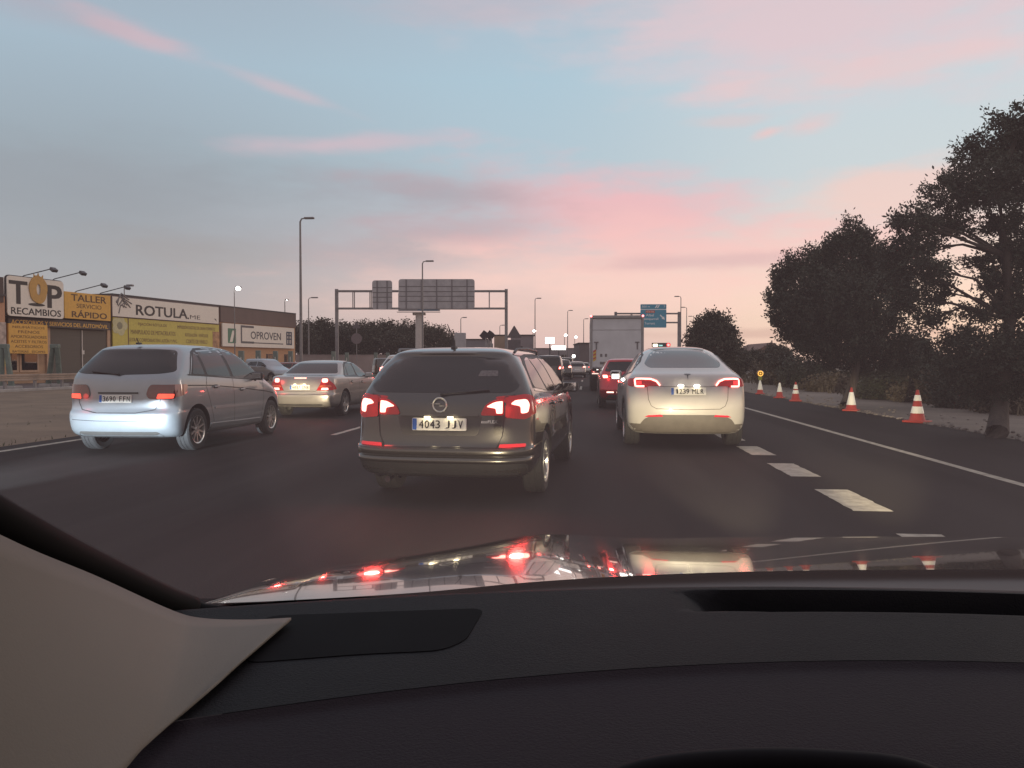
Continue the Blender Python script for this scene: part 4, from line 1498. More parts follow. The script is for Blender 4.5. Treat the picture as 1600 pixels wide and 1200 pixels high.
def van_rows(L=4.9, W=.95, H=1.95):
    return [(.4, .26, L-.5, .24, W-.2, .2, .3), (.08, .32, L-.2, .28, W-.06, .2, .5), (.0, .48, L, .5, W, .2, .55), (.03, .8, L-.05, .8, W, .2, .6), (.05, 1.1, L-.7, 1.05, W-.01, .2, .6),
            (.09, 1.35, L-1.2, 1.3, W-.05, .2, .5), (.15, H-.18, L-1.75, H-.2, W-.12, .2, .4), (.2, H-.05, L-2.0, H-.06, W-.22, .2, .3), (.5, H-.01, L-2.3, H-.01, W-.5, .2, .2), (1.2, H, 2.0, H, .02, .1, .1)]


QG = 'cars queueing further ahead'
rc_ = far_car('red crossover half hidden behind the white crossover', suv_rows(4.4, .90, 1.50, 1.04), RED_P, plan(3.40, 22.2), 0.0,
              tl=([(.42, .93), (.80, .90), (.82, 1.01), (.50, 1.0)], [(.62, .915), (.76, .91), (.78, 1.0), (.64, 1.0)]), plate='5172 KTD',
              win=((-.58, 1.385), (.58, 1.385), (.72, 1.10), (-.72, 1.10)), power=4)
q = MB()
rc_.strip(q, [(-.60, .965), (-.40, .955)], 'R', .018, .012); rc_.strip(q, [(.60, .965), (.40, .955)], 'R', .018, .012)
q.build('lamp', BRAKE_MID, rc_.root)
q = MB()
for sd in (-1, 1):
    rc_.strip(q, [(sd*.66, .50), (sd*.46, .50)], 'R', .04, .014)
q.build('reflector', lamp_mat('fog_glow', (1.0, .6, .5), 2.5), rc_.root)
wc = far_car('white crossover with curved tail light peeking out left of the dark wagon', suv_rows(4.4, .90, 1.66, 1.20), WHITE_T, plan(-3.75, 26.0), R(1.0),
             tl=([(.52, 1.18), (.80, 1.20), (.84, 1.12), (.74, .98), (.66, 1.02)], [(.52, 1.175), (.82, 1.20), (.81, 1.165), (.60, 1.15)]), plate='', win=((-.60, 1.50), (.60, 1.50), (.74, 1.24), (-.74, 1.24)))
q = MB()
for sd in (-1, 1):
    wc.strip(q, [(sd*.56, 1.19), (sd*.70, 1.205), (sd*.79, 1.17), (sd*.80, 1.10), (sd*.75, 1.02), (sd*.68, .97)], 'R', .05, .018)
q.build('lamp', BRAKE, wc.root, smooth=True)
far_car('black van with a single glowing tail light beyond the wing mirror of the dark wagon', van_rows(4.7, .93, 1.88), DARK_P, plan(2.35, 50), 0.0, BRAKE, QG, wr=.33, axles=(.8, 3.6),
        win=((-.70, 1.72), (.70, 1.72), (.78, 1.18), (-.78, 1.18)), tl=([(.66, .95), (.84, .95), (.84, 1.25), (.72, 1.25)], [(.68, .98), (.83, .98), (.82, 1.14), (.72, 1.12)]), plate='', power=3, mirrors=False)
far_car('dark grey people carrier with paired red lights in the far queue', van_rows(4.8, .95, 1.95), GREY_O, plan(5.3, 78), 0.0, BRAKE, QG, axles=(.8, 3.6),
        win=((-.74, 1.78), (.74, 1.78), (.80, 1.22), (-.80, 1.22)), tl=([(.56, 1.0), (.88, 1.0), (.88, 1.2), (.58, 1.2)], [(.58, 1.02), (.86, 1.02), (.86, 1.17), (.60, 1.17)]), plate='', power=3, mirrors=False)
far_car('pale silver hatchback with a bright reflecting plate in the far queue', suv_rows(4.2, .88, 1.55, 1.1), SILVER_C, plan(6.05, 72), 0.0, BRAKE, QG,
        tl=([(.55, .95), (.84, .95), (.84, 1.1), (.60, 1.1)], [(.58, .97), (.82, .97), (.82, 1.07), (.62, 1.07)]), plate='', power=3, mirrors=False)
far_car('small white car beside the lorry in the far queue', suv_rows(4.1, .86, 1.48, 1.0), WHITE_T, plan(8.6, 92), 0.0, BRAKE_MID, QG,
        tl=([(.55, .85), (.84, .85), (.84, 1.0), (.60, 1.0)], [(.50, .87), (.84, .87), (.84, .97), (.56, .97)]), plate='', power=0, mirrors=False)
far_car('dark hatchback with bright brake lights in the gap left of the lorry', suv_rows(4.2, .88, 1.52, 1.05), DARK_P, plan(8.9, 112), 0.0, BRAKE, QG,
        tl=([(.55, .88), (.84, .88), (.84, 1.06), (.60, 1.06)], [(.58, .90), (.82, .90), (.82, 1.04), (.62, 1.04)]), plate='', power=3, mirrors=False)
far_car('grey crossover with bright brake lights left of the silver queue car', suv_rows(4.4, .90, 1.68, 1.12), GREY_O, plan(4.1, 64), 0.0, BRAKE, QG,
        tl=([(.55, .98), (.86, .98), (.86, 1.16), (.60, 1.16)], [(.58, 1.0), (.84, 1.0), (.84, 1.14), (.62, 1.14)]), plate='', power=3, mirrors=False)
for i in range(5):
    y = 110+i*26
    far_car('distant car low in the queue between wagon and lorry', suv_rows(4.3, .88, 1.5+.1*(i % 2), 1.02), (GREY_O, SILVER_B, WHITE_T, RED_P, DARK_P)[i],
            Vector(((-2.6, -6.6, -2.3, -6.8, -2.5)[i], y, 0)), 0.0, BRAKE, QG, tl=([(.50, .85), (.84, .85), (.84, 1.02), (.56, 1.02)], [(.54, .87), (.82, .87), (.82, 1.0), (.58, 1.0)]), plate=None, power=0, mirrors=False, sides=False)
PG = 'cars parked in front of the warehouses'
pk = far_car('silver hatchback parked by the green posts, seen past the silver-blue car', suv_rows(4.2, .88, 1.70, 1.15), SILVER_B, plan(-19.2, 56), R(118), DARK_LENS, PG,
             tl=([(.55, .95), (.84, .95), (.84, 1.1), (.60, 1.1)], [(.58, .97), (.7, .97), (.7, 1.0), (.62, 1.0)]), plate='', power=0, tl_lens=DARK_LENS, win=((-.60, 1.50), (.60, 1.50), (.72, 1.18), (-.72, 1.18)))
pk = far_car('dull red car parked behind the green posts of the warehouse', suv_rows(4.2, .88, 1.45, 1.0), mat('faded_red_paint', (0.20, 0.05, 0.04), 0.4, metal=.2, coat=.6), plan(-18.2, 59), R(100), DARK_LENS, PG,
             tl=([(.55, .85), (.84, .85), (.84, 1.0), (.60, 1.0)], [(.58, .87), (.7, .87), (.7, .9), (.62, .9)]), plate='', power=0, tl_lens=DARK_LENS, win=((-.60, 1.32), (.60, 1.32), (.72, 1.04), (-.72, 1.04)))
pk = far_car('dark parked van past the saloon, beyond the verge', van_rows(4.6, .92, 1.85), GREY_O, plan(-13.0, 72), R(60), DARK_LENS, PG, axles=(.8, 3.6),
             win=((-.70, 1.70), (.70, 1.70), (.78, 1.18), (-.78, 1.18)), tl=([(.66, .95), (.84, .95), (.84, 1.25), (.72, 1.25)], [(.68, .98), (.83, .98), (.82, 1.1), (.72, 1.1)]), plate='', power=0, tl_lens=DARK_LENS, mirrors=False)
# work van with a light bar, only its roof shows over the white crossover
wv = far_car('work van with a lit sign bar on its roof ahead of the white crossover', van_rows(5.2, .98, 2.15), WHITE_T, plan(8.6, 44), R(0), BRAKE_MID, None, axles=(.9, 4.0),
             win=((-.70, 1.9), (.70, 1.9), (.78, 1.3), (-.78, 1.3)), tl=([(.80, .95), (.92, .95), (.92, 1.3), (.80, 1.3)], [(.82, 1.0), (.90, 1.0), (.90, 1.2), (.82, 1.2)]), plate='', power=0, mirrors=False)
lb = MB()
lb.box((0, .9, 2.42), (1.05, .12, .24), bev=.02)
for xx in (-.45, .45):
    lb.box((xx, .9, 2.22), (.04, .04, .2))
lbo = lb.build('sign_bar', DGREY, wv.root)
q = MB(); q.box((-.33, .83, 2.40), (.26, .03, .13), bev=.01); q.build('lamp', lamp_mat('amber_lamp', (1.0, .82, .55), 6.0), lbo)
q = MB(); q.box((-.02, .83, 2.38), (.22, .03, .08), bev=.01); q.build('lamp', lamp_mat('green_lamp', (.35, .75, .7), .8), lbo)
q = MB(); q.lathe([(.001, 0), (.10, 0)], 20, (0, 0, 0), 'Z'); q.lathe([(.075, .004), (.125, .004)], 24, (0, 0, 0), 'Z', 1)
o = q.build('lamp', [lamp_mat('pale_lamp', (1, .8, .75), .6), lamp_mat('red_ring', (1.0, .05, .05), .8)], lbo)
o.location = (.42, .82, 2.42); o.rotation_euler = (PI/2, 0, 0)

fl = thing('headlight', 'cold white headlamp of the car behind in the left lane', 'headlight', plan(-6.4, 1.2, 0))
mb = MB(); mb.ellipsoid((0, -.06, .70), (.15, .05, .07)); mb.build('lens', LENSG, fl, smooth=True)
bpy.context.view_layer.update()
beam('following_headlight', fl, plan(-6.4, 1.2, 0.56), plan(-5.80, 11.2, 0.50), 30000, R(15), 0.6, (0.80, 0.92, 1.0), gap=0.0015)

# ------------------------------------------------------------------ lorry
LW = mat('lorry_white', (0.60, 0.59, 0.60), 0.5, vary=0.10, scale=1.2)
LF = mat('lorry_frame', (0.30, 0.285, 0.285), 0.45, metal=0.3, vary=0.12)
lr = thing('lorry', 'tall white box lorry with red corner lights in the right lane', 'lorry', plan(4.90, 36.0), 0)
m_ = MB()
m_.box((0, 4.0, 2.33), (2.46, 7.8, 2.46), bev=.02)
m_.build('cargo_box', LW, lr)
m_ = MB()
for sx in (-1.2, 1.2):
    m_.box((sx, .06, 2.33), (.10, .10, 2.5), bev=.01)
m_.box((0, .05, 3.52), (2.5, .12, .13), bev=.01)
m_.box((0, .05, 1.12), (2.5, .12, .10), bev=.01)
m_.build('door_frame', LF, lr)
m_ = MB()
m_.box((0, .07, 3.17), (2.28, .02, .52), bev=.004)
m_.build('upper_panel', LW, lr)
m_ = MB()
m_.box((0, .055, 2.03), (2.28, .04, 1.70), bev=.008)
tl_ = m_.build('tail_lift', LW, lr)
m_ = MB()
for sx in (-.95, .95):
    m_.box((sx, .03, 2.33), (.20, .05, .05))
    m_.box((sx, .03, 2.16), (.06, .04, .34))
for sx in (-.72, -.50):
    m_.box((sx, .03, 1.72), (.10, .03, .14), bev=.01)
m_.box((-.66, .02, 1.36), (.24, .06, .12), bev=.02)
m_.build('latch', mat('latch_grey', (0.17, 0.155, 0.155), 0.6), tl_)
m_ = MB()
for k, c in enumerate((0, 1, 0, 1, 0, 1)):
    z0 = 1.42+k*.085
    m_.mesh_([(-1.10, .020, z0), (-.96, .020, z0+.07), (-.96, .020, z0+.155), (-1.10, .020, z0+.085)], [(0, 1, 2, 3)], c)
m_.box((-1.03, .030, 1.69), (.17, .015, .64), mi=2)
m_.build('marker_board', [mat('sign_yellow', (0.62, 0.40, 0.04), 0.4), mat('board_red', (0.45, 0.07, 0.03), 0.4), LW], lr)
m_ = MB()
m_.box((0, .15, .78), (2.3, .14, .16), bev=.02)
m_.box((0, 3.8, .85), (.9, 7.2, .3))
ch_ = m_.build('chassis', BLACK, lr)
for sx in (-1, 1):
    q = MB(); q.box((sx*.98, .06, .98), (.40, .05, .14), bev=.015); t0 = q.build('tail_light', RED_LENS, lr)
    q = MB(); q.box((sx*1.06, .03, .99), (.09, .02, .12), bev=.006); q.build('lamp', BRAKE, t0)
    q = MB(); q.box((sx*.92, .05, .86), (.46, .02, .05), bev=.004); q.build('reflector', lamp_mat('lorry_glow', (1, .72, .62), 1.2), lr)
    q = MB(); q.ellipsoid((sx*1.2, -.02, 3.55), (.05, .03, .05)); q.build('marker_light', lamp_mat('marker_red', (1, .2, .2), 5.0), lr)
    q = MB(); q.box((sx*.9, 1.35, .62), (.50, .9, .04)); q.build('mudguard', BLACK, lr)
    q = MB()
    q.lathe([(.28, -.25), (.46, -.27), (.50, -.2), (.50, .2), (.46, .27), (.28, .25)], 28, (0, 0, 0), 'X')
    q.lathe([(.001, .12), (.20, .14), (.28, .24)], 24, (0, 0, 0), 'X', 1)
    o = q.build('wheel', [RUBBER, ALLOY], lr, smooth=True); o.location = (sx*.95, 1.6, .50)
    if sx < 0: o.rotation_euler = (0, 0, PI)
    o2 = copy_tree(o, lr); o2.location = (sx*.95, 7.4, .50)
m_ = MB(); m_.box((0, 9.0, 1.7), (2.3, 1.9, 2.4), bev=.1); m_.build('cab', LW, lr)

# ------------------------------------------------------------------ street lamps
LAMPM = mat('lamp_post_steel', (0.20, 0.19, 0.19), 0.5, metal=0.4, vary=0.15)


def street_lamp(label, px, py, H, arm=1.2, side=1, group='street lamps', lit=0, rad=0.09, px_base=None, name='street_lamp'):
    d = (H-EYE.z)/((568-py)/FPX)
    p = at(px, py, d)
    r = thing(name, label, 'street lamp', (p.x, p.y, 0), 0, group)
    m_ = MB()
    m_.tube([(0, 0, 0), (0, 0, 1.2), (0, 0, H-.25)], [rad*1.5, rad*1.2, rad*.65], 10)
    arm *= .55
    m_.tube([(0, 0, H-.27), (side*arm*.15, 0, H-.05), (side*arm*.6, 0, H)], [rad*.6, rad*.5, rad*.45], 8)
    m_.box((0, 0, .02), (.4, .4, .04))
    m_.build('pole', LAMPM, r, smooth=True)
    m_ = MB()
    m_.box((side*arm, 0, H+.0), (max(.5, arm*1.1), .30, .15), bev=.05)
    hd = m_.build('lamp_head', LAMPM, r, smooth=True)
    if lit:
        m_ = MB()
        m_.ellipsoid((side*arm, -.06, H-.10), (lit*.75, lit*.75, lit*.6), nu=20, nv=14)
        m_.build('lamp', lamp_mat('street_lamp_glow', (1, .95, .88), 9.0), hd, smooth=True)
    return r


street_lamp('tall street lamp standing alone left of the gantry, the highest of all', 469, 341, 12.5, 1.3, 1, rad=.11)
street_lamp('street lamp rising behind the large sign back of the gantry', 660, 408, 12.0, 1.4, 1, rad=.10)
street_lamp('street lamp between the warehouses and the gantry, right of the tall one', 482, 465, 10, 1.5, 1)
street_lamp('street lamp in front of the wide white sign board', 194, 446, 7.6, .9, 1, rad=.055)
street_lamp('lit street lamp with a glaring white head over the warehouses', 366, 449, 8.0, .7, 1, lit=.30, rad=.05)
street_lamp('thin street lamp with a small glint above the brown warehouse roof', 445, 468, 11.0, .6, 1, lit=.12)
street_lamp('street lamp right of the gantry, first of the row to the horizon', 836, 466, 12, 1.2, 1)
street_lamp('street lamp halfway between gantry and lorry', 887, 485, 12, 1.2, 1)
street_lamp('small far street lamp above the grey box left of the gantry leg', 720, 496, 9, 1.2, 1)
street_lamp('very small far street lamp just left of the gantry leg', 781, 508, 9, 1.4, 1)
street_lamp('faint far street lamp just left of the lorry', 912, 498, 11, 1.2, 1)
street_lamp('street lamp right of the blue sign, the taller of the pair', 1064, 463, 12, 1.2, -1)
street_lamp('street lamp right of the blue sign, the lower of the pair', 1073, 480, 12, 1.3, -1)
street_lamp('faint street lamp whose head shows over the round tree', 1084, 494, 12, 1.4, -1)
street_lamp('short street lamp with a glowing head right of the gantry leg', 833, 516, 7, .4, 1, lit=.35)
street_lamp('low street lamp with a bright light near the solar panels', 763, 520, 6, .4, 1, lit=.28)
for px, py, t in ((882, 523, 'pale light on a thin post left of two'), (898, 526, 'pale light on a thin post right of two')):
    street_lamp(t+' far down the road', px, py, 8, .5, 1, lit=.45)

# ------------------------------------------------------------------ gantries and traffic signs
GB = mat('sign_back', (0.36, 0.35, 0.365), 0.5, metal=0.35, vary=0.14, scale=1.5)


def fr_at(origin, ux, uz, nrm):
    return lambda u, v, n=0.0: origin+ux*u+uz*v+nrm*n


def gantry(label, pxl, pxr, py_top, py_bot, d, panels, name='gantry', px_end=None):
    a, b = at(pxl, py_top, d), at(pxr, py_top, d)
    zt = a.z; zb = at(pxl, py_bot, d).z
    ux = (b-a).normalized(); L = (b-a).length
    ux = Vector((ux.x, ux.y, 0)).normalized()
    ny = Vector((-ux.y, ux.x, 0))
    r = thing(name, label, 'gantry', (a.x, a.y, 0), math.atan2(ux.y, ux.x))
    for k, x in enumerate((0, L)):
        m_ = MB()
        m_.box((x, 0, (zt+.25)/2), (.36, .36, zt+.25), bev=.03)
        m_.box((x, 0, .15), (.8, .8, .3), bev=.04)
        m_.build('post', GALV, r)
    m_ = MB()
    for yy in (-.45, .45):
        for z in (zt, zb):
            m_.box((L/2, yy, z), (L, .14, .17))
        n = int(L/1.9)
        for i in range(1, n):
            m_.box((L*i/n, yy, (zt+zb)/2), (.10, .10, zt-zb))
    for i in range(1, int(L/1.9)):
        for z in (zt, zb):
            m_.box((L*i/int(L/1.9), 0, z), (.08, .9, .08))
    m_.build('beam', GALV, r)
    return r, a, ux, ny, zt, zb, L


gr, ga, gux, gny, gzt, gzb, gL = gantry('steel gantry over the other carriageway carrying two grey sign backs', 526, 791, 455, 482, 90, None)


def sign_back(px0, px1, py0, py1, d, label, nribs, y=-.62):
    a = at(px0, py1, d); b = at(px1, py0, d)
    w, h = (b-a).dot(gux), b.z-a.z
    r = thing('road_sign', label, 'sign', a+Vector((0, 0, 0)), math.atan2(gux.y, gux.x), 'grey sign backs on the gantry')
    pl = rounded([(0, 0), (w, 0), (w, h), (0, h)], .35, 5)
    m_ = MB()
    m_.prism(pl, lambda u, v: (u, -.50, v), lambda u, v: (u, -.56, v))
    r_ = m_.build('panel', GB, r)
    m_ = MB()
    for i in range(nribs):
        x = w*(i+.5)/nribs
        m_.box((x, -.61, h/2), (.12, .08, h*.97))
    for z in (h*.25, h*.42, h*.58, h*.75):
        m_.box((w/2, -.575, z), (w*.98, .03, .10))
    m_.build('rib', mat('sign_rib', (0.17, 0.16, 0.17), 0.55, metal=.3), r)


sign_back(583, 614, 439, 484, 90, 'narrow grey sign back, the smaller one on the gantry', 2)
sign_back(624, 742, 437, 483, 90, 'wide grey sign back with vertical ribs, the larger one on the gantry', 5)

# blue direction sign on its own gantry at the right of the lorry
gr2, a2, ux2, ny2, zt2, zb2, L2 = gantry('slim gantry behind the lorry holding the blue direction sign', 962, 1061, 490, 504, 110, None)
BLUE = mat('sign_blue', (0.07, 0.30, 0.44), 0.4, vary=0.06)
SIGNW = mat('sign_white', (0.86, 0.88, 0.88), 0.4, vary=0.05)
sa = at(1000.5, 512, 109.2); sb = at(1041, 475.5, 109.2)
sw, sh = (sb-sa).dot(ux2), sb.z-sa.z
sr = thing('road_sign', 'blue direction sign with white place names and an arrow beside the lorry', 'sign', sa, math.atan2(ux2.y, ux2.x))
m_ = MB()
m_.prism(rounded([(0, 0), (sw, 0), (sw, sh*.76), (0, sh*.76)], .12), lambda u, v: (u, 0, v), lambda u, v: (u, -.08, v), 0)
m_.prism(rounded([(0, sh*.80), (sw, sh*.80), (sw, sh), (0, sh)], .10), lambda u, v: (u, 0, v), lambda u, v: (u, -.08, v), 0)
m_.box((sw/2, -.03, sh*.78), (sw, .03, sh*.05), mi=1)
m_.build('panel', [BLUE, SIGNW], sr)
m_ = MB()
F2 = fr_at(Vector((0, -.08, 0)), Vector((1, 0, 0)), Vector((0, 0, 1)), Vector((0, -1, 0)))
letter(m_, '500 m', F2, sw*.21, sh*.90, sw*.30, sh*.085, .012)
letter(m_, '7', F2, sw*.92, sh*.90, sw*.05, sh*.085, .012)
for dx in (0, sw*.08):
    m_.prism([(sw*.55+dx, sh*.84), (sw*.60+dx, sh*.84), (sw*.67+dx, sh*.97), (sw*.62+dx, sh*.97)], lambda u, v: (u, -.085, v), lambda u, v: (u, -.09, v))
letter(m_, 'Albal', F2, sw*.36, sh*.535, sw*.30, sh*.105, .012)
letter(m_, 'Beniparrell', F2, sw*.41, sh*.36, sw*.56, sh*.125, .012)
letter(m_, 'Torrent', F2, sw*.36, sh*.185, sw*.40, sh*.10, .012)
ar = [(-.5, .09), (.05, .09), (.05, .26), (.5, 0), (.05, -.26), (.05, -.09), (-.5, -.09)]
ca, sn = math.cos(-PI/4), math.sin(-PI/4)
ar = [(sw*.85+(x*ca-y*sn)*sw*.26, sh*.44+(x*sn+y*ca)*sw*.26) for x, y in ar]
m_.prism(ar, lambda u, v: (u, -.085, v), lambda u, v: (u, -.09, v))
m_.build('lettering', SIGNW, sr)
m_ = MB()
m_.prism(rounded([(sw*.20, sh*.63), (sw*.55, sh*.63), (sw*.55, sh*.735), (sw*.20, sh*.735)], .06), lambda u, v: (u, -.083, v), lambda u, v: (u, -.088, v), 0)
letter(m_, 'CV-33', F2, sw*.375, sh*.683, sw*.27, sh*.065, .01, mi=1, off=.012)
m_.build('road_number', [mat('sign_red', (0.55, 0.10, 0.06), 0.4), SIGNW], sr)


def tri_sign(label, px, py_top, py_bot, d, extra=None):
    a = at(px, py_top, d); b = at(px, py_bot, d)
    h = a.z-b.z
    r = thing('road_sign', label, 'sign', (a.x, a.y, 0), YAW, 'sign backs on posts')
    m_ = MB(); m_.tube([(0, .04, 0), (0, .04, a.z-.1)], .04, 8); m_.build('post', GALV, r)
    m_ = MB()
    m_.prism(rounded([(-h*.60, b.z), (h*.60, b.z), (0, a.z)], .08), lambda u, v: (u, 0, v), lambda u, v: (u, -.03, v))
    if extra == 'round':
        m_.lathe([(.001, 0), (.33, 0), (.33, .03), (.001, .03)], 24, (0, 0, 0), 'Z')
    m_.build('panel', mat('sign_back_dark', (0.10, 0.085, 0.09), 0.6), r)
    if extra == 'plate':
        m_ = MB(); m_.box((0, -.02, b.z-.42), (h*1.0, .03, .62), bev=.02); m_.build('sub_panel', mat('sign_back_dark', (0.10, 0.085, 0.09), 0.6), r)
    return r


tri_sign('dark triangular sign back right of the gantry leg', 803.5, 508, 528, 45, 'plate')
t2 = tri_sign('triangular sign back on a thin post in front of the pine wood', 557, 502, 513, 88)
p = at(557, 529, 88)
m_ = MB()
m_.lathe([(.001, -.01), (.62, -.01), (.62, .02), (.001, .02)], 28, (0, 0, 0), 'Z')
o = m_.build('round_panel', mat('sign_back_pale', (0.14, 0.11, 0.115), 0.6), t2)
o.rotation_euler = (PI/2, 0, 0); o.location = (0, -.03, p.z)
# grey cabinet-like board, solar panels
a = at(719, 520, 70)
r = thing('notice_board', 'plain grey rectangular board behind the wagon aerial', 'sign', (a.x, a.y, 0), YAW)
m_ = MB(); m_.box((0, 0, a.z-.9), (1.05, .12, 1.8), bev=.03); m_.build('panel', GB, r)
m_ = MB(); m_.box((0, .1, .9), (.1, .1, 1.8)); m_.build('post', GALV, r)
for px, lab in ((757, 'tilted solar panel on a post, left of two over the wagon roof'), (766, 'tilted solar panel on a post, right of two over the wagon roof')):
    a = at(px, 524, 62)
    r = thing('solar_panel', lab, 'solar panel', (a.x, a.y, 0), YAW, 'solar panels over the wagon roof')
    m_ = MB(); m_.box((0, 0, a.z), (.62, .05, .62), M=Matrix.Rotation(R(40), 3, 'Y') @ Matrix.Rotation(R(20), 3, 'X')); m_.box((0, 0, a.z), (.30, .06, .66), M=Matrix.Rotation(R(40), 3, 'Y') @ Matrix.Rotation(R(20), 3, 'X'))
    m_.build('panel', mat('solar_cells', (0.04, 0.035, 0.045), 0.3), r)
    m_ = MB(); m_.tube([(.1, .05, 0), (.1, .05, a.z)], .05, 8); m_.box((.12, .05, a.z-.9), (.22, .2, .5), bev=.02); m_.build('post', GALV, r)
# billboard on a single column behind the gantry
a = at(655, 488, 115)
r = thing('billboard', 'wide billboard on one pale column behind the gantry', 'billboard', (a.x, a.y, 0), YAW)
m_ = MB(); m_.lathe([(.62, 0), (.55, a.z-.4)], 20); m_.box((0, 0, a.z-.25), (1.9, .9, .35), bev=.05); m_.build('column', mat('pale_column', (0.50, 0.45, 0.42), 0.6), r, smooth=True)
m_ = MB(); m_.box((0, 0, a.z+1.5), (6.2, .5, 2.6), bev=.03); m_.build('panel', GB, r)
m_ = MB(); m_.box((1.3, -.28, a.z+.55), (3.0, .03, .65)); m_.build('poster', mat('poster_blue', (0.16, 0.24, 0.32), 0.5), r)
m_ = MB(); m_.box((0, -.75, a.z-.02), (6.4, .7, .06)); m_.build('walkway', GALV, r)
# lit advertising screens far down the road
for px, py, w, h, lab in ((859, 532, 1.35, .95, 'glaring white advertising screen, the upper of two far down the road'), (873, 543.5, 2.1, .62, 'long glaring white lit panel, the lower of two far down the road')):
    d = 110
    a = at(px, py, d)
    r = thing('lit_panel', lab, 'lit sign', (a.x, a.y, 0), YAW, 'lit panels far down the road')
    m_ = MB(); m_.box((0, 0, a.z), (w, .2, h), bev=.03); m_.build('casing', DGREY, r)
    m_ = MB(); m_.box((0, -.12, a.z), (w*.96, .03, h*.94), bev=.01); m_.build('screen', lamp_mat('screen_white', (1, .97, .93), 3.0), r)
    m_ = MB(); m_.box((0, .05, a.z/2), (.14, .14, a.z)); m_.build('post', DGREY, r)
# oncoming headlight
a = at(896.5, 556.5, 100)
r = thing('lamp', 'single dazzling white light over the far queue of cars', 'lamp', (a.x, a.y, 0), YAW)
m_ = MB(); m_.ellipsoid((0, 0, a.z), (.22, .1, .22)); m_.build('lamp_glass', WHITE_GLOW, r, smooth=True)
m_ = MB(); m_.tube([(0, .1, 0), (0, .1, a.z)], .05, 8); m_.build('post', DGREY, r)

# ------------------------------------------------------------------ warehouses on the left
# facade line in plan: X = -30.5 + .319 (d - 58.6) in camera-aligned axes
FA = 0.319


def fac_d(px): return 49.19/(FA+(800-px)/FPX)
fu = plan(FA, 1).normalized(); fu.z = 0; fu.normalize()       # along the facade, away from the viewer
fn = Vector((fu.y, -fu.x, 0))                                   # towards the road
F0 = plan(-30.5+FA*(fac_d(0)-58.6), fac_d(0))


def fac(px, py, off=0.0):
    """(distance along the facade, height) of the facade point seen at that pixel, off metres in front of the wall"""
    r = ray(px, py)
    t = (F0+fn*off-EYE).dot(fn)/r.dot(fn)
    p = EYE+r*t
    return (p-F0).dot(fu), p.z


frot = math.atan2(fu.y, fu.x)
WALLP = mat('painted_wall', (0.40, 0.25, 0.15), 0.85, vary=0.15, scale=1.2, bump=0.2)
WALLB = mat('brown_cladding', (0.115, 0.075, 0.065), 0.6, vary=0.12, scale=1.0)
SHUT = mat('roller_shutter', (0.085, 0.07, 0.055), 0.6, vary=0.15, scale=2, stretch=(0.2, 0.2, 14))
YEL = mat('board_amber', (0.70, 0.38, 0.06), 0.55, vary=0.08)
YEL2 = mat('board_yellow', (0.55, 0.45, 0.08), 0.55, vary=0.10)
CREAM = mat('board_cream', (0.78, 0.71, 0.62), 0.55, vary=0.06)
INKB = mat('board_ink', (0.03, 0.024, 0.024), 0.6)
INKBR = mat('board_brown_ink', (0.19, 0.115, 0.035), 0.6)


def building(name, label, px0, px1, H, depth, wall, s0=None, s1=None):
    a = s0 if s0 is not None else fac(px0, 500)[0]
    b = s1 if s1 is not None else fac(px1, 500)[0]
    r = thing(name, label, 'building', F0+fu*a, frot)
    m_ = MB()
    m_.box(((b-a)/2, depth/2, H/2), (b-a-.06, depth, H))
    m_.build('wall', wall, r)
    m_ = MB()
    m_.box(((b-a)/2, depth/2, H+.06), (b-a-.04, depth+.3, .12))
    m_.build('roof', mat('roof_edge', (0.06, 0.05, 0.05), 0.7), r)
    return r, a, b


def board(name, label, rect, m, off=.15, thick=.12, group=None, r=0.0, frame_m=None, cat='sign'):
    """rect: px0, py0(top), px1, py1 -> board on the facade"""
    po = off+thick
    x0, x1 = fac(rect[0], 500, po)[0], fac(rect[2], 500, po)[0]
    z1 = fac(rect[0], rect[1], po)[1]; z0 = fac(rect[0], rect[3], po)[1]
    o = thing(name, label, cat, F0+fu*x0+fn*off, frot, group)
    w = x1-x0
    m_ = MB()
    pl = rounded([(0, z0), (w, z0), (w, z1), (0, z1)], r) if r else [(0, z0), (w, z0), (w, z1), (0, z1)]
    m_.prism(pl, lambda u, v: (u, 0, v), lambda u, v: (u, -thick, v))
    m_.build('panel', m, o)
    if frame_m:
        m_ = MB()
        for i in range(len(pl)):
            p, q = pl[i], pl[(i+1) % len(pl)]
            m_.tube([(p[0], -thick*.6, p[1]), (q[0], -thick*.6, q[1])], .07, 6)
        m_.build('frame', frame_m, o)
    F = fr_at(Vector((0, -thick, 0)), Vector((1, 0, 0)), Vector((0, 0, 1)), Vector((0, -1, 0)))
    return o, F, w, z0, z1


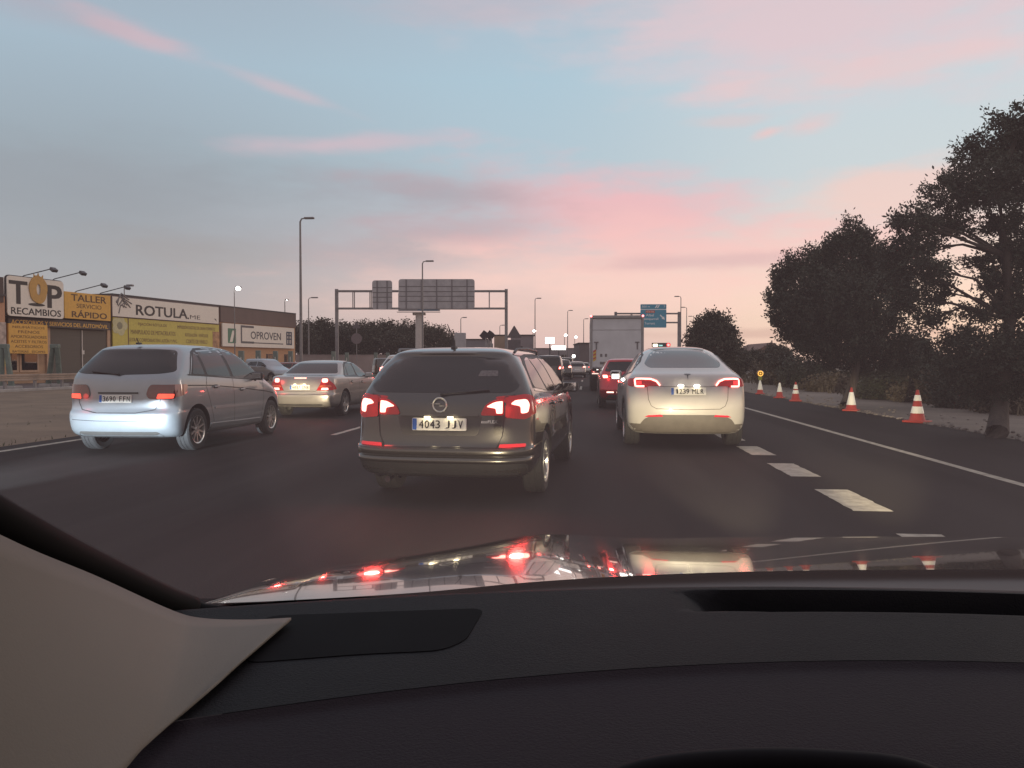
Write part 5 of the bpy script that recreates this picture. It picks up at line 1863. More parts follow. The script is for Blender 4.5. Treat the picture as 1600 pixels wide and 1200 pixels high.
# the garage
b1, s0, s1 = building('garage_building', 'ochre motor workshop with a dark roller door under amber boards', -60, 173.5, 6.2, 18, WALLP)
m_ = MB()
da, db = fac(76, 500)[0]-s0, fac(165, 500)[0]-s0
m_.box(((da+db)/2, -.03, 1.95), (db-da, .06, 3.9))
m_.build('roller_door', SHUT, b1)
m_ = MB()
for x in (da-.15, db+.15):
    m_.box((x, -.06, 2.0), (.28, .14, 4.0))
m_.box(((da+db)/2, -.06, 4.05), (db-da+.6, .14, .3))
m_.build('door_frame', mat('door_frame_paint', (0.50, 0.33, 0.22), 0.8), b1)
m_ = MB()
x = fac(126, 500)[0]-s0
m_.box((x, -.10, 1.9), (.06, .05, 3.7))
m_.box((x+.05, -.12, 2.15), (.22, .04, .28))
m_.build('handle', mat('door_pale', (0.6, 0.55, 0.5), .6), b1)
for x0, x1, z0, z1 in ((fac(16, 500)[0]-s0, fac(24, 500)[0]-s0, .9, 2.6), (fac(32, 500)[0]-s0, fac(56, 500)[0]-s0, .9, 2.6)):
    f = MB(); f.box(((x0+x1)/2, -.02, (z0+z1)/2), (x1-x0+.3, .06, z1-z0+.3)); w_ = f.build('window', mat('door_frame_paint', (0.50, 0.33, 0.22), 0.8), b1)
    f = MB(); f.box(((x0+x1)/2, -.05, (z0+z1)/2), (x1-x0, .05, z1-z0)); f.build('pane', GLASS, w_)
m_ = MB(); m_.box(((s1-s0)/2, 0.02, 5.0), (s1-s0-.1, .08, 2.3)); m_.build('fascia', mat('fascia_brown', (0.075, 0.05, 0.045), .7), b1)

o, F, w, z0, z1 = board('sign_board', 'white board with large black letters, an orange round letter and a dark frame', (12, 430, 100, 493), CREAM, .55, .35, 'shop boards on the workshop', .25, INKB)
m_ = MB()
hgt = z1-z0
letter(m_, 'T', F, w*.185, z0+hgt*.60, w*.29, hgt*.56, .045)
letter(m_, 'P', F, w*.83, z0+hgt*.57, w*.25, hgt*.58, .045)
letter(m_, 'RECAMBIOS', F, w*.50, z0+hgt*.135, w*.88, hgt*.17, .035)
m_.ellipsoid((w*.50, -.355, z0+hgt*.325), (w*.15, .004, hgt*.04))
m_.build('lettering', INKB, o)
m_ = MB()
n = 40
for k in range(n):
    a, b = 2*PI*k/n, 2*PI*(k+1)/n
    ro = lambda t: (w*(.16+.006*math.sin(5*t)), hgt*(.36+.012*math.sin(4*t)))
    c = (w*.525, z0+hgt*.72)
    P = lambda t, q, y: (c[0]+math.cos(t)*ro(t)[0]*q, y, c[1]+math.sin(t)*ro(t)[1]*q)
    P2 = lambda t, y: (c[0]+math.cos(t)*w*.035, y, c[1]+math.sin(t)*hgt*.14)
    m_.mesh_([P(a, 1, -.42), P(b, 1, -.42), P2(b, -.42), P2(a, -.42)], [(0, 1, 2, 3)])
    m_.mesh_([P(a, 1, -.42), P(b, 1, -.42), P(b, 1, -.34), P(a, 1, -.34)], [(0, 1, 2, 3)])
for t in (1.1, 1.57, 2.0):
    m_.prism([(c[0]+math.cos(t-.1)*w*.155, c[1]+math.sin(t-.1)*hgt*.35), (c[0]+math.cos(t)*w*.19, c[1]+math.sin(t)*hgt*.43), (c[0]+math.cos(t+.1)*w*.155, c[1]+math.sin(t+.1)*hgt*.35)], lambda u, v: (u, -.42, v), lambda u, v: (u, -.36, v))
m_.build('round_letter', mat('letter_orange', (0.50, 0.27, 0.05), .5), o)

o, F, w, z0, z1 = board('sign_board', 'amber board with three brown lines beside the white board', (101, 455, 173, 497), YEL, .40, .2, 'shop boards on the workshop')
hgt = z1-z0
m_ = MB()
letter(m_, 'TALLER', F, w*.52, z0+hgt*.80, w*.76, hgt*.25, .04)
letter(m_, 'SERVICIO', F, w*.52, z0+hgt*.50, w*.54, hgt*.16, .01)
letter(m_, 'RÁPIDO', F, w*.53, z0+hgt*.20, w*.76, hgt*.28, .04)
m_.build('lettering', mat('brown_letters', (0.10, 0.045, 0.012), .6), o)

o, F, w, z0, z1 = board('sign_board', 'long dark strip with one line of amber capitals over the roller door', (13, 494.5, 172, 508), mat('strip_brown', (0.06, 0.042, 0.036), .6), .32, .12, 'shop boards on the workshop')
hgt = z1-z0
m_ = MB()
letter(m_, 'ACCESORIOS Y SERVICIOS DEL AUTOMÓVIL', F, w*.50, z0+hgt*.50, w*.95, hgt*.62, .03)
m_.build('lettering', YEL, o)

o, F, w, z0, z1 = board('sign_board', 'square amber board listing services in brown, lowest on the workshop', (13, 505, 74, 552), YEL, .60, .15, 'shop boards on the workshop')
hgt = z1-z0
m_ = MB()
for k, (t, ww) in enumerate((('NEUMÁTICOS', .82), ('FRENOS', .55), ('AMORTIGUADORES', .92), ('ACEITES Y FILTROS', .92), ('ACCESORIOS', .72), ('BATERÍAS   ESCAPES', .84))):
    letter(m_, t, F, w*.51, z0+hgt*(.90-.165*k), w*ww, hgt*.095, .02)
m_.build('lettering', mat('brown_letters2', (0.16, 0.075, 0.015), .6), o)

# floodlight arms above the boards
for k, (px, py) in enumerate(((32, 431), (80, 436), (115, 455), (153, 458))):
    s, z = fac(px, py)
    o = thing('sign_lamp', ('first', 'second', 'third', 'last')[k]+' floodlight from the left on a thin arm above the workshop boards', 'floodlight', F0+fu*s+fn*.3, frot, 'floodlights above the workshop boards')
    m_ = MB(); m_.tube([(0, .4, z-.2), (0, 0, z), (.9, -1.3, z+.50)], .035, 6); m_.build('arm', DGREY, o)
    m_ = MB(); m_.box((1.0, -1.45, z+.45), (.42, .35, .22), M=Matrix.Rotation(R(35), 3, 'X'), bev=.04); m_.build('lamp_head', DGREY, o)

# neighbour on the far left, cut by the picture edge
nb, q0, q1 = building('shop_building', 'ochre shop front cut off by the left edge of the picture', 0, 0, 5.6, 14, mat('peach_wall', (0.50, 0.27, 0.16), .85, vary=.12), s0=-9.0, s1=fac(8.5, 500, 1.2)[0])
nb.location = nb.location+fn*1.2
m_ = MB(); m_.box((4.0, -.05, 6.0), (8.6, .1, 1.6)); m_.build('fascia', mat('fascia_brown', (0.075, 0.05, 0.045), .7), nb)
m_ = MB(); m_.box((7.5, -.08, 3.0), (1.8, .1, 1.9)); m_.build('poster', mat('poster_pale', (.42, .33, .28), .7, vary=.5, scale=2.5), nb)
m_ = MB(); m_.box((7.5, -.08, 1.4), (1.8, .1, .5)); m_.build('poster', mat('poster_yellow', (.44, .36, .10), .7, vary=.3, scale=2.5), nb)

# sign maker's hall
b2, s0, s1 = building('sign_hall_building', 'hall entirely covered by a white board over a yellow board', 173.5, 343, 6.55, 22, WALLP)
o, F, w, z0, z1 = board('sign_board', 'wide white board with black capitals and dark edge on the middle hall', (175.5, 462.5, 342, 494), CREAM, .18, .15, 'boards on the middle hall', 0, WALLB)
hgt = z1-z0
m_ = MB()
letter(m_, 'ROTULA', F, w*.43, z0+hgt*.42, w*.47, hgt*.52, .05, 1.0)
letter(m_, '.', F, w*.675, z0+hgt*.19, w*.013, hgt*.10, .03)
letter(m_, 'ME', F, w*.745, z0+hgt*.28, w*.105, hgt*.22, .0)
m_.prism([(w*.945, z0+hgt*.30), (w*.975, z0+hgt*.14), (w*.965, z0+hgt*.28)], lambda u, v: (u, -.155, v), lambda u, v: (u, -.16, v))
m_.build('lettering', INKB, o)
m_ = MB()
random.seed(3)
for k in range(9):                                   # grey line drawing at the left end
    x, y = w*random.uniform(.03, .10), z0+hgt*random.uniform(.15, .85)
    a = random.uniform(.4, 1.3)
    m_.tube([(x, -.16, y), (x+.5*math.cos(a), -.16, y+.7*math.sin(a)), (x+.9*math.cos(a-.6), -.16, y+.9*math.sin(a-.6))], .05, 5)
m_.build('drawing', mat('drawing_grey', (.22, .20, .19), .6), o)
o, F, w, z0, z1 = board('sign_board', 'yellow board with rows of faded brown services on the middle hall', (176, 493.8, 342, 556), YEL2, .16, .1, 'boards on the middle hall')
z1 = fac(176, 493)[1]
hgt = fac(176, 493)[1]-fac(176, 553)[1]
zt = z1
m_ = MB()
for (t, cx, cz, ww) in (('FIJACIÓN RÓTULOS', .335, .185, .255), ('MANIPULADO DE METACRILATOS', .345, .40, .40), ('LETRAS CORPÓREAS EN LATÓN Y PVC', .345, .60, .43),
                        ('IMPRESIÓN DIGITAL DE GRAN FORMATO', .76, .185, .39), ('ROTULACIÓN - VEHÍCULOS', .76, .40, .24), ('CORTE DE VINILO', .76, .60, .22)):
    letter(m_, t, F, w*cx, zt-hgt*cz, w*ww, hgt*.115, .02)
m_.build('lettering', INKBR, o)
m_ = MB()
for a in range(5):
    t = a*2*PI/5
    m_.ellipsoid((w*.055+math.cos(t)*.42, -.11, zt-hgt*.26+math.sin(t)*.42), (.36, .01, .36), nu=12, nv=6)
m_.ellipsoid((w*.055, -.115, zt-hgt*.26), (.30, .012, .30), mi=1, nu=12, nv=6)
m_.build('emblem', [mat('emblem_pale', (.55, .50, .28), .6), mat('emblem_grey', (.26, .24, .15), .6)], o)
m_ = MB(); m_.box((w*.125, -.105, zt-hgt*.5), (.10, .02, hgt)); m_.build('divider', INKBR, o)
m_ = MB(); m_.box((w*.965, -.105, zt-hgt*.62), (.9, .02, .7*hgt)); m_.build('picture', mat('board_photo', (.42, .22, .10), .6, vary=.6, scale=3), o)

# brown-topped warehouse
b3, s0, s1 = building('warehouse_building', 'warehouse with a brown parapet, white board and apricot wall', 343, 461, 6.55, 26, mat('apricot_wall', (0.50, 0.28, 0.15), .85, vary=.10, bump=.2))
m_ = MB(); m_.box(((s1-s0)/2, -.06, 5.85), (s1-s0, .12, 1.42)); m_.box((s1-s0-.02, 12, 5.85), (.12, 24, 1.42)); m_.build('parapet', WALLB, b3)
for px0, px1 in ((416.5, 424), (444.5, 450)):
    x0, x1 = fac(px0, 500)[0]-s0, fac(px1, 500)[0]-s0
    f = MB(); f.box(((x0+x1)/2, -.02, 1.75), (x1-x0+.2, .06, 1.1)); w_ = f.build('window', mat('fascia_brown', (0.075, 0.05, 0.045), .7), b3)
    f = MB(); f.box(((x0+x1)/2, -.05, 1.75), (x1-x0-.1, .05, .9)); f.box(((x0+x1)/2, -.06, 1.75), (.06, .06, .9)); f.build('pane', GLASS, w_)
o, F, w, z0, z1 = board('sign_board', 'white board with thin grey capitals between two small emblems on the warehouse', (347.5, 504.5, 459.5, 541), CREAM, .20, .12, None)
hgt = z1-z0
m_ = MB()
lw = .16
C0 = (w*.315, z0+hgt*.56)
m_.prism([(C0[0]-1.0, C0[1]-.85), (C0[0]+1.0, C0[1]-.85), (C0[0]+1.0, C0[1]-.65), (C0[0]-.8, C0[1]-.65), (C0[0]-.8, C0[1]+.65), (C0[0]+1.0, C0[1]+.65), (C0[0]+1.0, C0[1]+.85), (C0[0]-1.0, C0[1]+.85)],
         lambda u, v: (u, -.125, v), lambda u, v: (u, -.13, v))
letter(m_, 'OPROVEN', F, w*.575, z0+hgt*.545, w*.43, hgt*.34, .03, 1.0)
m_.box((w*.55, -.125, z0+hgt*.20), (w*.55, .008, .10))
m_.build('lettering', mat('board_grey_ink', (0.10, 0.095, 0.10), .6), o)
m_ = MB()
m_.box((w*.115, -.125, z0+hgt*.47), (w*.10, .02, hgt*.64))
m_.build('emblem', mat('emblem_green', (0.07, 0.20, 0.12), .6), o)
m_ = MB()
m_.prism([(w*.085, z0+hgt*.2), (w*.12, z0+hgt*.2), (w*.15, z0+hgt*.7), (w*.12, z0+hgt*.7)], lambda u, v: (u, -.137, v), lambda u, v: (u, -.14, v))
m_.build('emblem_mark', CREAM, o)
m_ = MB()
for x in (0, .33, .66, 1.0):
    m_.box((w*(.88+.075*x), -.125, z0+hgt*.47), (.17, .02, hgt*.62))
for z in (.2, .45, .62, .78):
    m_.box((w*.918, -.128, z0+hgt*z), (w*.085, .02, .13))
m_.build('emblem', mat('emblem_blue', (0.05, 0.06, 0.09), .6), o)

# green posts standing before the warehouse, and the two green trestle legs by the verge
for k, (px, py0, d) in enumerate(((377, 548, 52), (403.5, 547.5, 57), (430.5, 548.5, 60), (454, 548.5, 63), (521, 549, 70), (542, 551, 74), (587, 551, 80), (606, 551, 84))):
    a = at(px, py0, d)
    r = thing('steel_post', ('first', 'second', 'third', 'fourth', 'fifth', 'sixth', 'seventh', 'eighth')[k]+' thick green post from the left along the warehouse forecourt', 'post', (a.x, a.y, 0), YAW, 'green posts along the forecourt')
    m_ = MB(); m_.box((0, 0, a.z/2), (.34, .30, a.z), bev=.03); m_.box((0, 0, .06), (.7, .7, .12)); m_.build('upright', GREENM, r)
    m_ = MB(); m_.box((.02, -.165, a.z*.55), (.07, .03, a.z*.5)); m_.build('strip', mat('pale_strip', (.5, .48, .45), .5), r)
for k, (pxa, pxb, pt, py, d) in enumerate((((75), (94), 86, 605, 42.5), ((2), (19), 6, 609, 39.0))):
    a = gnd(pxa, py); b = gnd(pxb, py); t_ = at(pt, 541, d)
    r = thing('trestle', ('green A-shaped steel trestle at the far edge of the verge', 'green steel trestle leg cut by the left picture edge')[k], 'trestle', (t_.x, t_.y, 0), 0, 'green steel trestles')
    m_ = MB()
    o_ = Vector((t_.x, t_.y, 0))
    m_.tube([a-o_, Vector((-.12, 0, t_.z))], [.15, .13], 8); m_.tube([b-o_, Vector((.12, 0, t_.z))], [.15, .13], 8)
    m_.box((0, 0, t_.z), (.5, .24, .22), bev=.03)
    m_.build('frame', GREENM, r)
    m_ = MB()
    for q in (a, b): m_.box((q-o_)+Vector((0, 0, .1)), (.7, .6, .2), bev=.03)
    m_.build('foot', CONC, r)
# guard rail and kerb along the far edge of the verge
r = thing('guard_rail', 'galvanised guard rail on short posts at the far edge of the verge', 'guard rail', plan(-27.5, 30), 0)
m_ = MB()
pts = [Vector((-27.3, y, .62)) for y in range(8, 66, 2)]
base = r.location.copy()
for k, p in enumerate(pts):
    m_.box(p-base+Vector((-.1, 0, -.30)), (.10, .14, .75))
m_.build('post', GALV, r)
m_ = MB()
L_ = pts[-1].y-pts[0].y
for dz, dx in ((.11, .0), (.0, -.05), (-.11, .0)):
    m_.box(Vector((-27.18+dx, (pts[0].y+pts[-1].y)/2, .66+dz))-base, (.05, L_, .10), bev=.015)
m_.build('rail', mat('rusty_rail', (0.30, 0.23, 0.18), .6, metal=.2, vary=.3, scale=1.5), r)
m_ = MB()
m_.box((-27.05, 60, .05), (.22, 180, .16), bev=.03)
m_.build('kerb', CONC)['kind'] = 'structure'
# low wall in front of the pine wood
r = thing('wall', 'low pale wall running below the pine wood left of the wagon', 'wall', plan(-20, 100), 0)
m_ = MB()
a = at(462, 556, 100); b = at(720, 556, 104)
c = (a+b)/2-r.location; dv = b-a
m_.box((c.x, c.y, 1.2), (dv.length, .3, 2.4), rz=math.atan2(dv.y, dv.x)); m_.box((c.x, c.y, 2.45), (dv.length, .42, .1), rz=math.atan2(dv.y, dv.x))
m_.build('wall_body', mat('pinkish_wall', (.30, .24, .22), .85, vary=.25, scale=.3), r)
# far low buildings
for k, (x0, x1, y0, d, c, lab) in enumerate(((690, 765, 531, 150, (.26, .24, .25), 'long low grey hall on the horizon behind the solar panels'), (772, 792, 524.5, 140, (.36, .26, .19), 'small ochre hall on the horizon left of the gantry leg'),
                                             (798, 834, 524.5, 135, (.22, .19, .20), 'grey hall on the horizon right of the gantry leg'), (836, 922, 545, 200, (.24, .21, .22), 'low dim hall on the horizon above the far queue'),
                                             (905, 921, 537, 140, (.16, .13, .13), 'dark box-like hoarding just left of the lorry'))):
    a = at(x0, y0, d); b = at(x1, y0, d)
    r = thing('hall_building', lab, 'building', (a.x, a.y, 0), YAW, 'halls on the horizon')
    w = (b-a).length
    m_ = MB(); m_.box((w/2, 6, a.z/2), (w, 12, a.z)); m_.build('wall', mat('hall_wall_%d' % k, c, .85, vary=.15, scale=.4), r)
    m_ = MB(); m_.box((w/2, 6, a.z+.1), (w+.3, 12.3, .2)); m_.build('roof', mat('roof_edge', (0.06, 0.05, 0.05), 0.7), r)
    m_ = MB()
    for i in range(int(w/3)):
        m_.box((1.5+3*i, -.03, a.z*.6), (1.2, .06, a.z*.2))
    m_.build('window', GLASS, r)
# small house at the right
a = at(1184, 548, 85); b = at(1203, 548, 85)
r = thing('house', 'small pale gabled house past the scrub right of the round tree', 'house', (a.x, a.y, 0), YAW)
w = (b-a).length
m_ = MB(); m_.box((w/2+.8, 4, a.z/2), (w+1.6, 8, a.z)); m_.build('wall', mat('house_wall', (.42, .37, .34), .85, vary=.1), r)
m_ = MB(); m_.prism([(-.3, a.z), (w+1.9, a.z), (w/2+.8, a.z+.9)], lambda u, v: (u, -.3, v), lambda u, v: (u, 8.3, v)); m_.build('roof', mat('roof_tile', (.16, .09, .07), .8), r)
m_ = MB(); m_.box((w*.35, -.03, 1.9), (.5, .06, .8)); m_.box((w*.9, -.03, 1.9), (.5, .06, .8)); m_.build('window', GLASS, r)
for k, (px, py) in enumerate(((1199, 536), (1206, 532))):
    a = at(px, py, 80)
    r = thing('utility_pole', ('shorter', 'taller')[k]+' thin utility pole by the small house', 'pole', (a.x, a.y, 0), 0, 'utility poles by the house')
    m_ = MB(); m_.tube([(0, 0, 0), (0, 0, a.z)], [.10, .07], 8); m_.box((0, 0, a.z-.3), (.7, .08, .08)); m_.build('shaft', mat('pole_wood', (.08, .065, .055), .8), r)

# ------------------------------------------------------------------ traffic cones
CONE_R = mat('cone_red', (0.36, 0.035, 0.022), .55, vary=.15)
CONE_W = mat('reflective_band', (0.80, 0.78, 0.70), .35, vary=.06)


def cone(px, py, H, bands, label, scale=1.0):
    p = gnd(px, py)
    r = thing('traffic_cone', label, 'traffic cone', (p.x, p.y, 0.0), random.uniform(0, 1.5), 'traffic cones along the edge of the asphalt')
    rb, rt = .155*H/.7, .028*H/.7
    R_ = lambda z: rb+(rt-rb)*(z-.05)/(H-.05)
    m_ = MB()
    m_.box((0, 0, .025), (.44*H/.7, .44*H/.7, .05), bev=.02)
    m_.lathe([(rb+.02, .05), (rb, .07), (rt, H-.012), (rt*.7, H), (.001, H)], 28)
    b = m_.build('body', CONE_R, r, smooth=True)
    for z0, z1 in bands:
        z0 *= H; z1 *= H
        m_ = MB(); m_.lathe([(R_(z0)+.001, z0), (R_(z0)+.005, z0+.004), (R_(z1)+.005, z1-.004), (R_(z1)+.001, z1)], 28)
        m_.build('band', CONE_W, r, smooth=True)
    return r, p


cone(1433, 660, .74, [(.28, .49), (.66, .84)], 'red cone with two dull cream bands, nearest and largest of the cones')
cone(1330, 642, .66, [(.26, .80)], 'red cone with one tall bright band beside the near tree trunk')
cone(1243, 627, .68, [(.40, .58), (.64, .86)], 'red cone with two bright bands, third from the right')
cone(1218, 622, .60, [(.40, .98)], 'cone with a white upper half, second nearest to the white crossover')
r, p = cone(1187.5, 616, .62, [(.32, .99)], 'white-topped cone under a round amber beacon')
bz = thing('beacon_lamp', 'round amber beacon on top of the farthest cone', 'beacon', (p.x, p.y, 0), YAW)
m_ = MB(); m_.box((0, 0, .70), (.16, .12, .16), bev=.02); m_.build('battery_case', mat('case_green', (.20, .22, .04), .5), bz)
m_ = MB()
m_.lathe([(.001, -.05), (.12, -.05), (.145, -.02), (.145, .02), (.12, .05), (.001, .05)], 24)
l_ = m_.build('lens', mat('amber_glass', (.40, .16, .01), .2, coat=1), bz, smooth=True); l_.rotation_euler = (PI/2, 0, 0); l_.location = (0, 0, .90)
m_ = MB(); m_.lathe([(.085, .052), (.12, .052)], 24); m_.lathe([(.001, .052), (.035, .052)], 16)
k_ = m_.build('lamp', lamp_mat('amber_glow', (1, .55, .10), 1.2), l_)

# ------------------------------------------------------------------ trees and shrubs
LEAF = mat('pine_needles', (0.036, 0.042, 0.028), .8, vary=.7, scale=2.2)
LEAF2 = mat('far_foliage', (0.052, 0.050, 0.034), .85, vary=.4, scale=.5)
SCRUB = mat('dry_scrub', (0.095, 0.076, 0.05), .9, vary=.45, scale=.6)
BARK = mat('pine_bark', (0.06, 0.048, 0.04), .9, vary=.35, scale=6, bump=.8, bscale=25, stretch=(1, 1, .25))


def tuft(mb, p, axis, size, n, wid, rng):
    """one foliage clump: small leaves packed round a short shoot"""
    axis = axis.normalized()
    for _ in range(n):
        q = p+axis*size*rng.uniform(-.5, .85)+Vector((rng.gauss(0, 1), rng.gauss(0, 1), rng.gauss(0, .8)))*size*.24
        d = (axis*rng.uniform(.0, 1.0)+Vector((rng.gauss(0, .7), rng.gauss(0, .7), rng.gauss(0, .6)))).normalized()
        s = d.cross(Vector((rng.gauss(0, 1), rng.gauss(0, 1), rng.gauss(0, 1))))
        if s.length < 1e-3: continue
        s = s.normalized()*wid*rng.uniform(.6, 1.4)
        L = size*rng.uniform(.16, .40)
        mb.mesh_([q-s*.6, q+s*.6, q+d*L*.55+s, q+d*L, q+d*L*.55-s], [(0, 1, 2, 3, 4)])


def crown(lobes, ntuft, size, n, wid, seed, m, parent, up=.45, fill=.35, name='crown'):
    rng = random.Random(seed)
    mb = MB()
    tot = sum(r.x*r.y+r.x*r.z+r.y*r.z for c, r in lobes)
    for c, r in lobes:
        k = max(int(ntuft*(r.x*r.y+r.x*r.z+r.y*r.z)/tot), 22)
        for _ in range(k):
            d = Vector((rng.gauss(0, 1), rng.gauss(0, 1), rng.gauss(0, 1))).normalized()
            q = rng.uniform(.25, .95) if rng.random() < fill else rng.uniform(.82, 1.06)
            nn = noise.noise(d*2.3+Vector((seed, c.x, c.z)))
            q *= 1+.38*nn
            p = c+Vector((d.x*r.x, d.y*r.y, d.z*r.z))*q
            ax = (Vector((d.x, d.y, d.z*.6))+Vector((0, 0, up)))
            tuft(mb, p, ax, size*rng.uniform(.7, 1.3), n, wid, rng)
    return mb.build(name, m, parent)


def tree_px(name, label, trunk, lobes_px, d, ntuft, size, n, wid, seed, m=LEAF, rtrunk=.2, up=.45, group=None, fill=.35, branches=True):
    """trunk: [(px,py)...] from the foot up; lobes: (px,py,rx_px,ry_px,depth offset)"""
    foot = gnd(*trunk[0])
    r = thing(name, label, 'tree', (foot.x, foot.y, 0), 0, group)
    lob = []
    for px, py, rx, ry, dd in lobes_px:
        c = at(px, py, d+dd)-r.location
        k = (d+dd)/FPX
        lob.append((c, Vector((rx*k, (rx+ry)/2*k*1.0, ry*k))))
    tp = [Vector((0, 0, -.05))]+[at(px, py, d)-r.location for px, py in trunk[1:]]
    mb = MB()
    mb.tube([tp[0], tp[0]+Vector((0, 0, .15))]+tp[1:], [rtrunk*1.5, rtrunk*1.1]+[rtrunk*(1-.75*i/max(1, len(tp)-1)) for i in range(1, len(tp))], 10)
    if branches:
        rng = random.Random(seed+5)
        for c, rr in lob:
            s = min(tp[1:], key=lambda q: (q-c).length+(2 if q.z > c.z else 0))
            mid = s.lerp(c, .55)+Vector((rng.uniform(-.2, .2), rng.uniform(-.2, .2), rng.uniform(-.1, .25)))
            mb.tube([s, mid, c], [rtrunk*.22, rtrunk*.14, rtrunk*.05], 6)
            for _ in range(5):
                e = c+Vector((rng.uniform(-1, 1)*rr.x, rng.uniform(-1, 1)*rr.y, rng.uniform(-.8, .9)*rr.z))*.8
                mb.tube([mid.lerp(c, rng.uniform(0, 1)), e], [rtrunk*.09, rtrunk*.03], 5)
    mb.build('trunk', BARK, r, smooth=True)
    crown(lob, ntuft, size, n, wid, seed, m, r, up, fill)
    return r


# big dense conifer behind the second cone
L1 = [(1262, 455, 42, 40, 0), (1325, 430, 42, 50, .3), (1300, 480, 66, 52, -.6), (1248, 495, 36, 34, .4), (1360, 470, 46, 60, .2), (1222, 462, 14, 30, 0), (1310, 535, 62, 32, -.4), (1262, 530, 30, 18, .3),
      (1370, 530, 46, 32, .3), (1385, 430, 24, 36, .4), (1300, 510, 56, 38, .8), (1350, 570, 38, 20, .5), (1290, 562, 26, 14, .5), (1400, 560, 32, 24, .6),
      (1328, 372, 11, 28, 0), (1318, 392, 15, 22, .1), (1343, 382, 10, 24, .2), (1303, 392, 8, 22, 0), (1285, 402, 9, 24, .1), (1268, 414, 9, 22, -.1), (1250, 418, 8, 22, .1), (1234, 420, 8, 22, 0), (1216, 428, 7, 18, .1),
      (1358, 392, 9, 24, 0), (1374, 400, 8, 22, .2), (1392, 420, 8, 24, .1), (1410, 450, 12, 26, .3), (1208, 470, 7, 14, 0), (1214, 500, 9, 12, .2), (1228, 522, 10, 9, .1)]
tree_px('conifer_tree', 'dense dark conifer with jagged top and leaning trunk behind the cones', [(1322, 640), (1330, 610), (1338, 575), (1340, 520), (1335, 450)], L1, 22.8, 3000, .27, 34, .020, 11, rtrunk=.17, up=1.6, fill=.25)
# larger pine at the right edge
L2 = [(1590, 200, 40, 30, 0), (1530, 240, 40, 26, .2), (1500, 300, 46, 34, 0), (1560, 290, 50, 42, -.4), (1610, 270, 45, 60, .4), (1440, 345, 26, 22, 0), (1405, 345, 14, 12, 0), (1480, 350, 34, 24, .3),
      (1425, 390, 34, 36, .2), (1400, 420, 20, 30, .3), (1450, 420, 26, 30, -.2), (1620, 380, 50, 70, 0), (1560, 350, 30, 18, .3), (1530, 405, 18, 12, .3), (1420, 465, 30, 26, 0), (1450, 500, 22, 18, .2),
      (1560, 440, 34, 22, .2), (1600, 470, 40, 44, 0), (1530, 490, 30, 14, .2), (1500, 530, 34, 20, .2), (1560, 550, 60, 36, -.2), (1620, 570, 50, 50, 0), (1500, 580, 46, 26, .3), (1550, 610, 50, 22, .2),
      (1470, 455, 14, 26, .4), (1570, 400, 22, 14, .5), (1585, 240, 36, 30, .5), (1640, 200, 50, 60, 0)]
tree_px('pine_tree', 'tall ragged pine with gaps in its crown at the right picture edge', [(1558, 684), (1562, 640), (1570, 580), (1578, 500), (1572, 400), (1560, 300), (1585, 220)], [(a, b, c*.90, e*.86, f) for a, b, c, e, f in L2], 14.3, 2900, .20, 36, .0145, 23, rtrunk=.17, up=.25, fill=.5)
# round tree far right of the white crossover
L3 = [(1113, 520, 28, 22, 0), (1097, 530, 16, 15, 0), (1131, 533, 17, 18, .5), (1114, 545, 33, 20, -.5), (1116, 503, 15, 10, 0), (1090, 545, 12, 11, 0), (1139, 552, 12, 12, 0)]
tree_px('round_tree', 'round spiky-edged tree right behind the white crossover', [(1118, 592), (1118, 575), (1116, 550)], L3, 62, 1500, .60, 16, .06, 31, LEAF2, rtrunk=.25, up=.5)
# pine wood at the left, each tree on its own
wood = [(470, 522, 26, 30), (497, 512, 30, 26), (528, 518, 26, 26), (548, 515, 22, 22), (575, 514, 26, 24), (598, 511, 28, 22), (622, 516, 22, 22), (640, 512, 22, 24), (660, 516, 20, 22), (682, 518, 18, 20), (698, 524, 16, 18), (512, 528, 30, 22), (566, 530, 30, 20), (632, 530, 34, 20)]
wg = 'trees of the pine wood behind the gantry'
wprot = []
for i, (px, py, rx, ry) in enumerate(wood):
    d = 128+(i*7) % 22
    k = d/FPX
    c = at(px, py, d)
    names = ('first', 'second', 'third', 'fourth', 'fifth', 'sixth', 'seventh', 'eighth', 'ninth', 'tenth', 'last')
    lab = (names[i]+' round-headed tree from the left in the wood behind the gantry') if i < 11 else ('lower tree in front of the wood, '+('left', 'middle', 'right')[i-11]+' of three')
    if i < 4:
        r = thing('pine_tree', lab, 'tree', (c.x, c.y, 0), 0, wg)
        rng = random.Random(50+i)
        lob = [(Vector((rng.uniform(-.5, .5)*1.6, rng.uniform(-.5, .5)*2, 5.2+rng.uniform(-1.2, 1.0))), Vector((1.9, 1.9, 1.35))) for _ in range(6)]
        lob += [(Vector((rng.uniform(-1, 1)*1.5, 0, 2.9)), Vector((2.0, 1.8, 1.6))) for _ in range(2)]
        crown(lob, 520, .75, 14, .10, 60+i, LEAF2, r)
        m_ = MB(); m_.tube([(0, 0, -.1), (.1, 0, 2.5), (0, 0, 5)], [.3, .22, .1], 8); m_.build('trunk', BARK, r)
        wprot.append(r)
    else:
        r = copy_tree(wprot[i % 4])
        r.location = (c.x, c.y, 0)
        r['label'] = lab
        r.rotation_euler = (0, 0, i*1.3)
    r.scale = (rx*k/2.6, rx*k/2.6, (c.z+ry*k)/8.9)


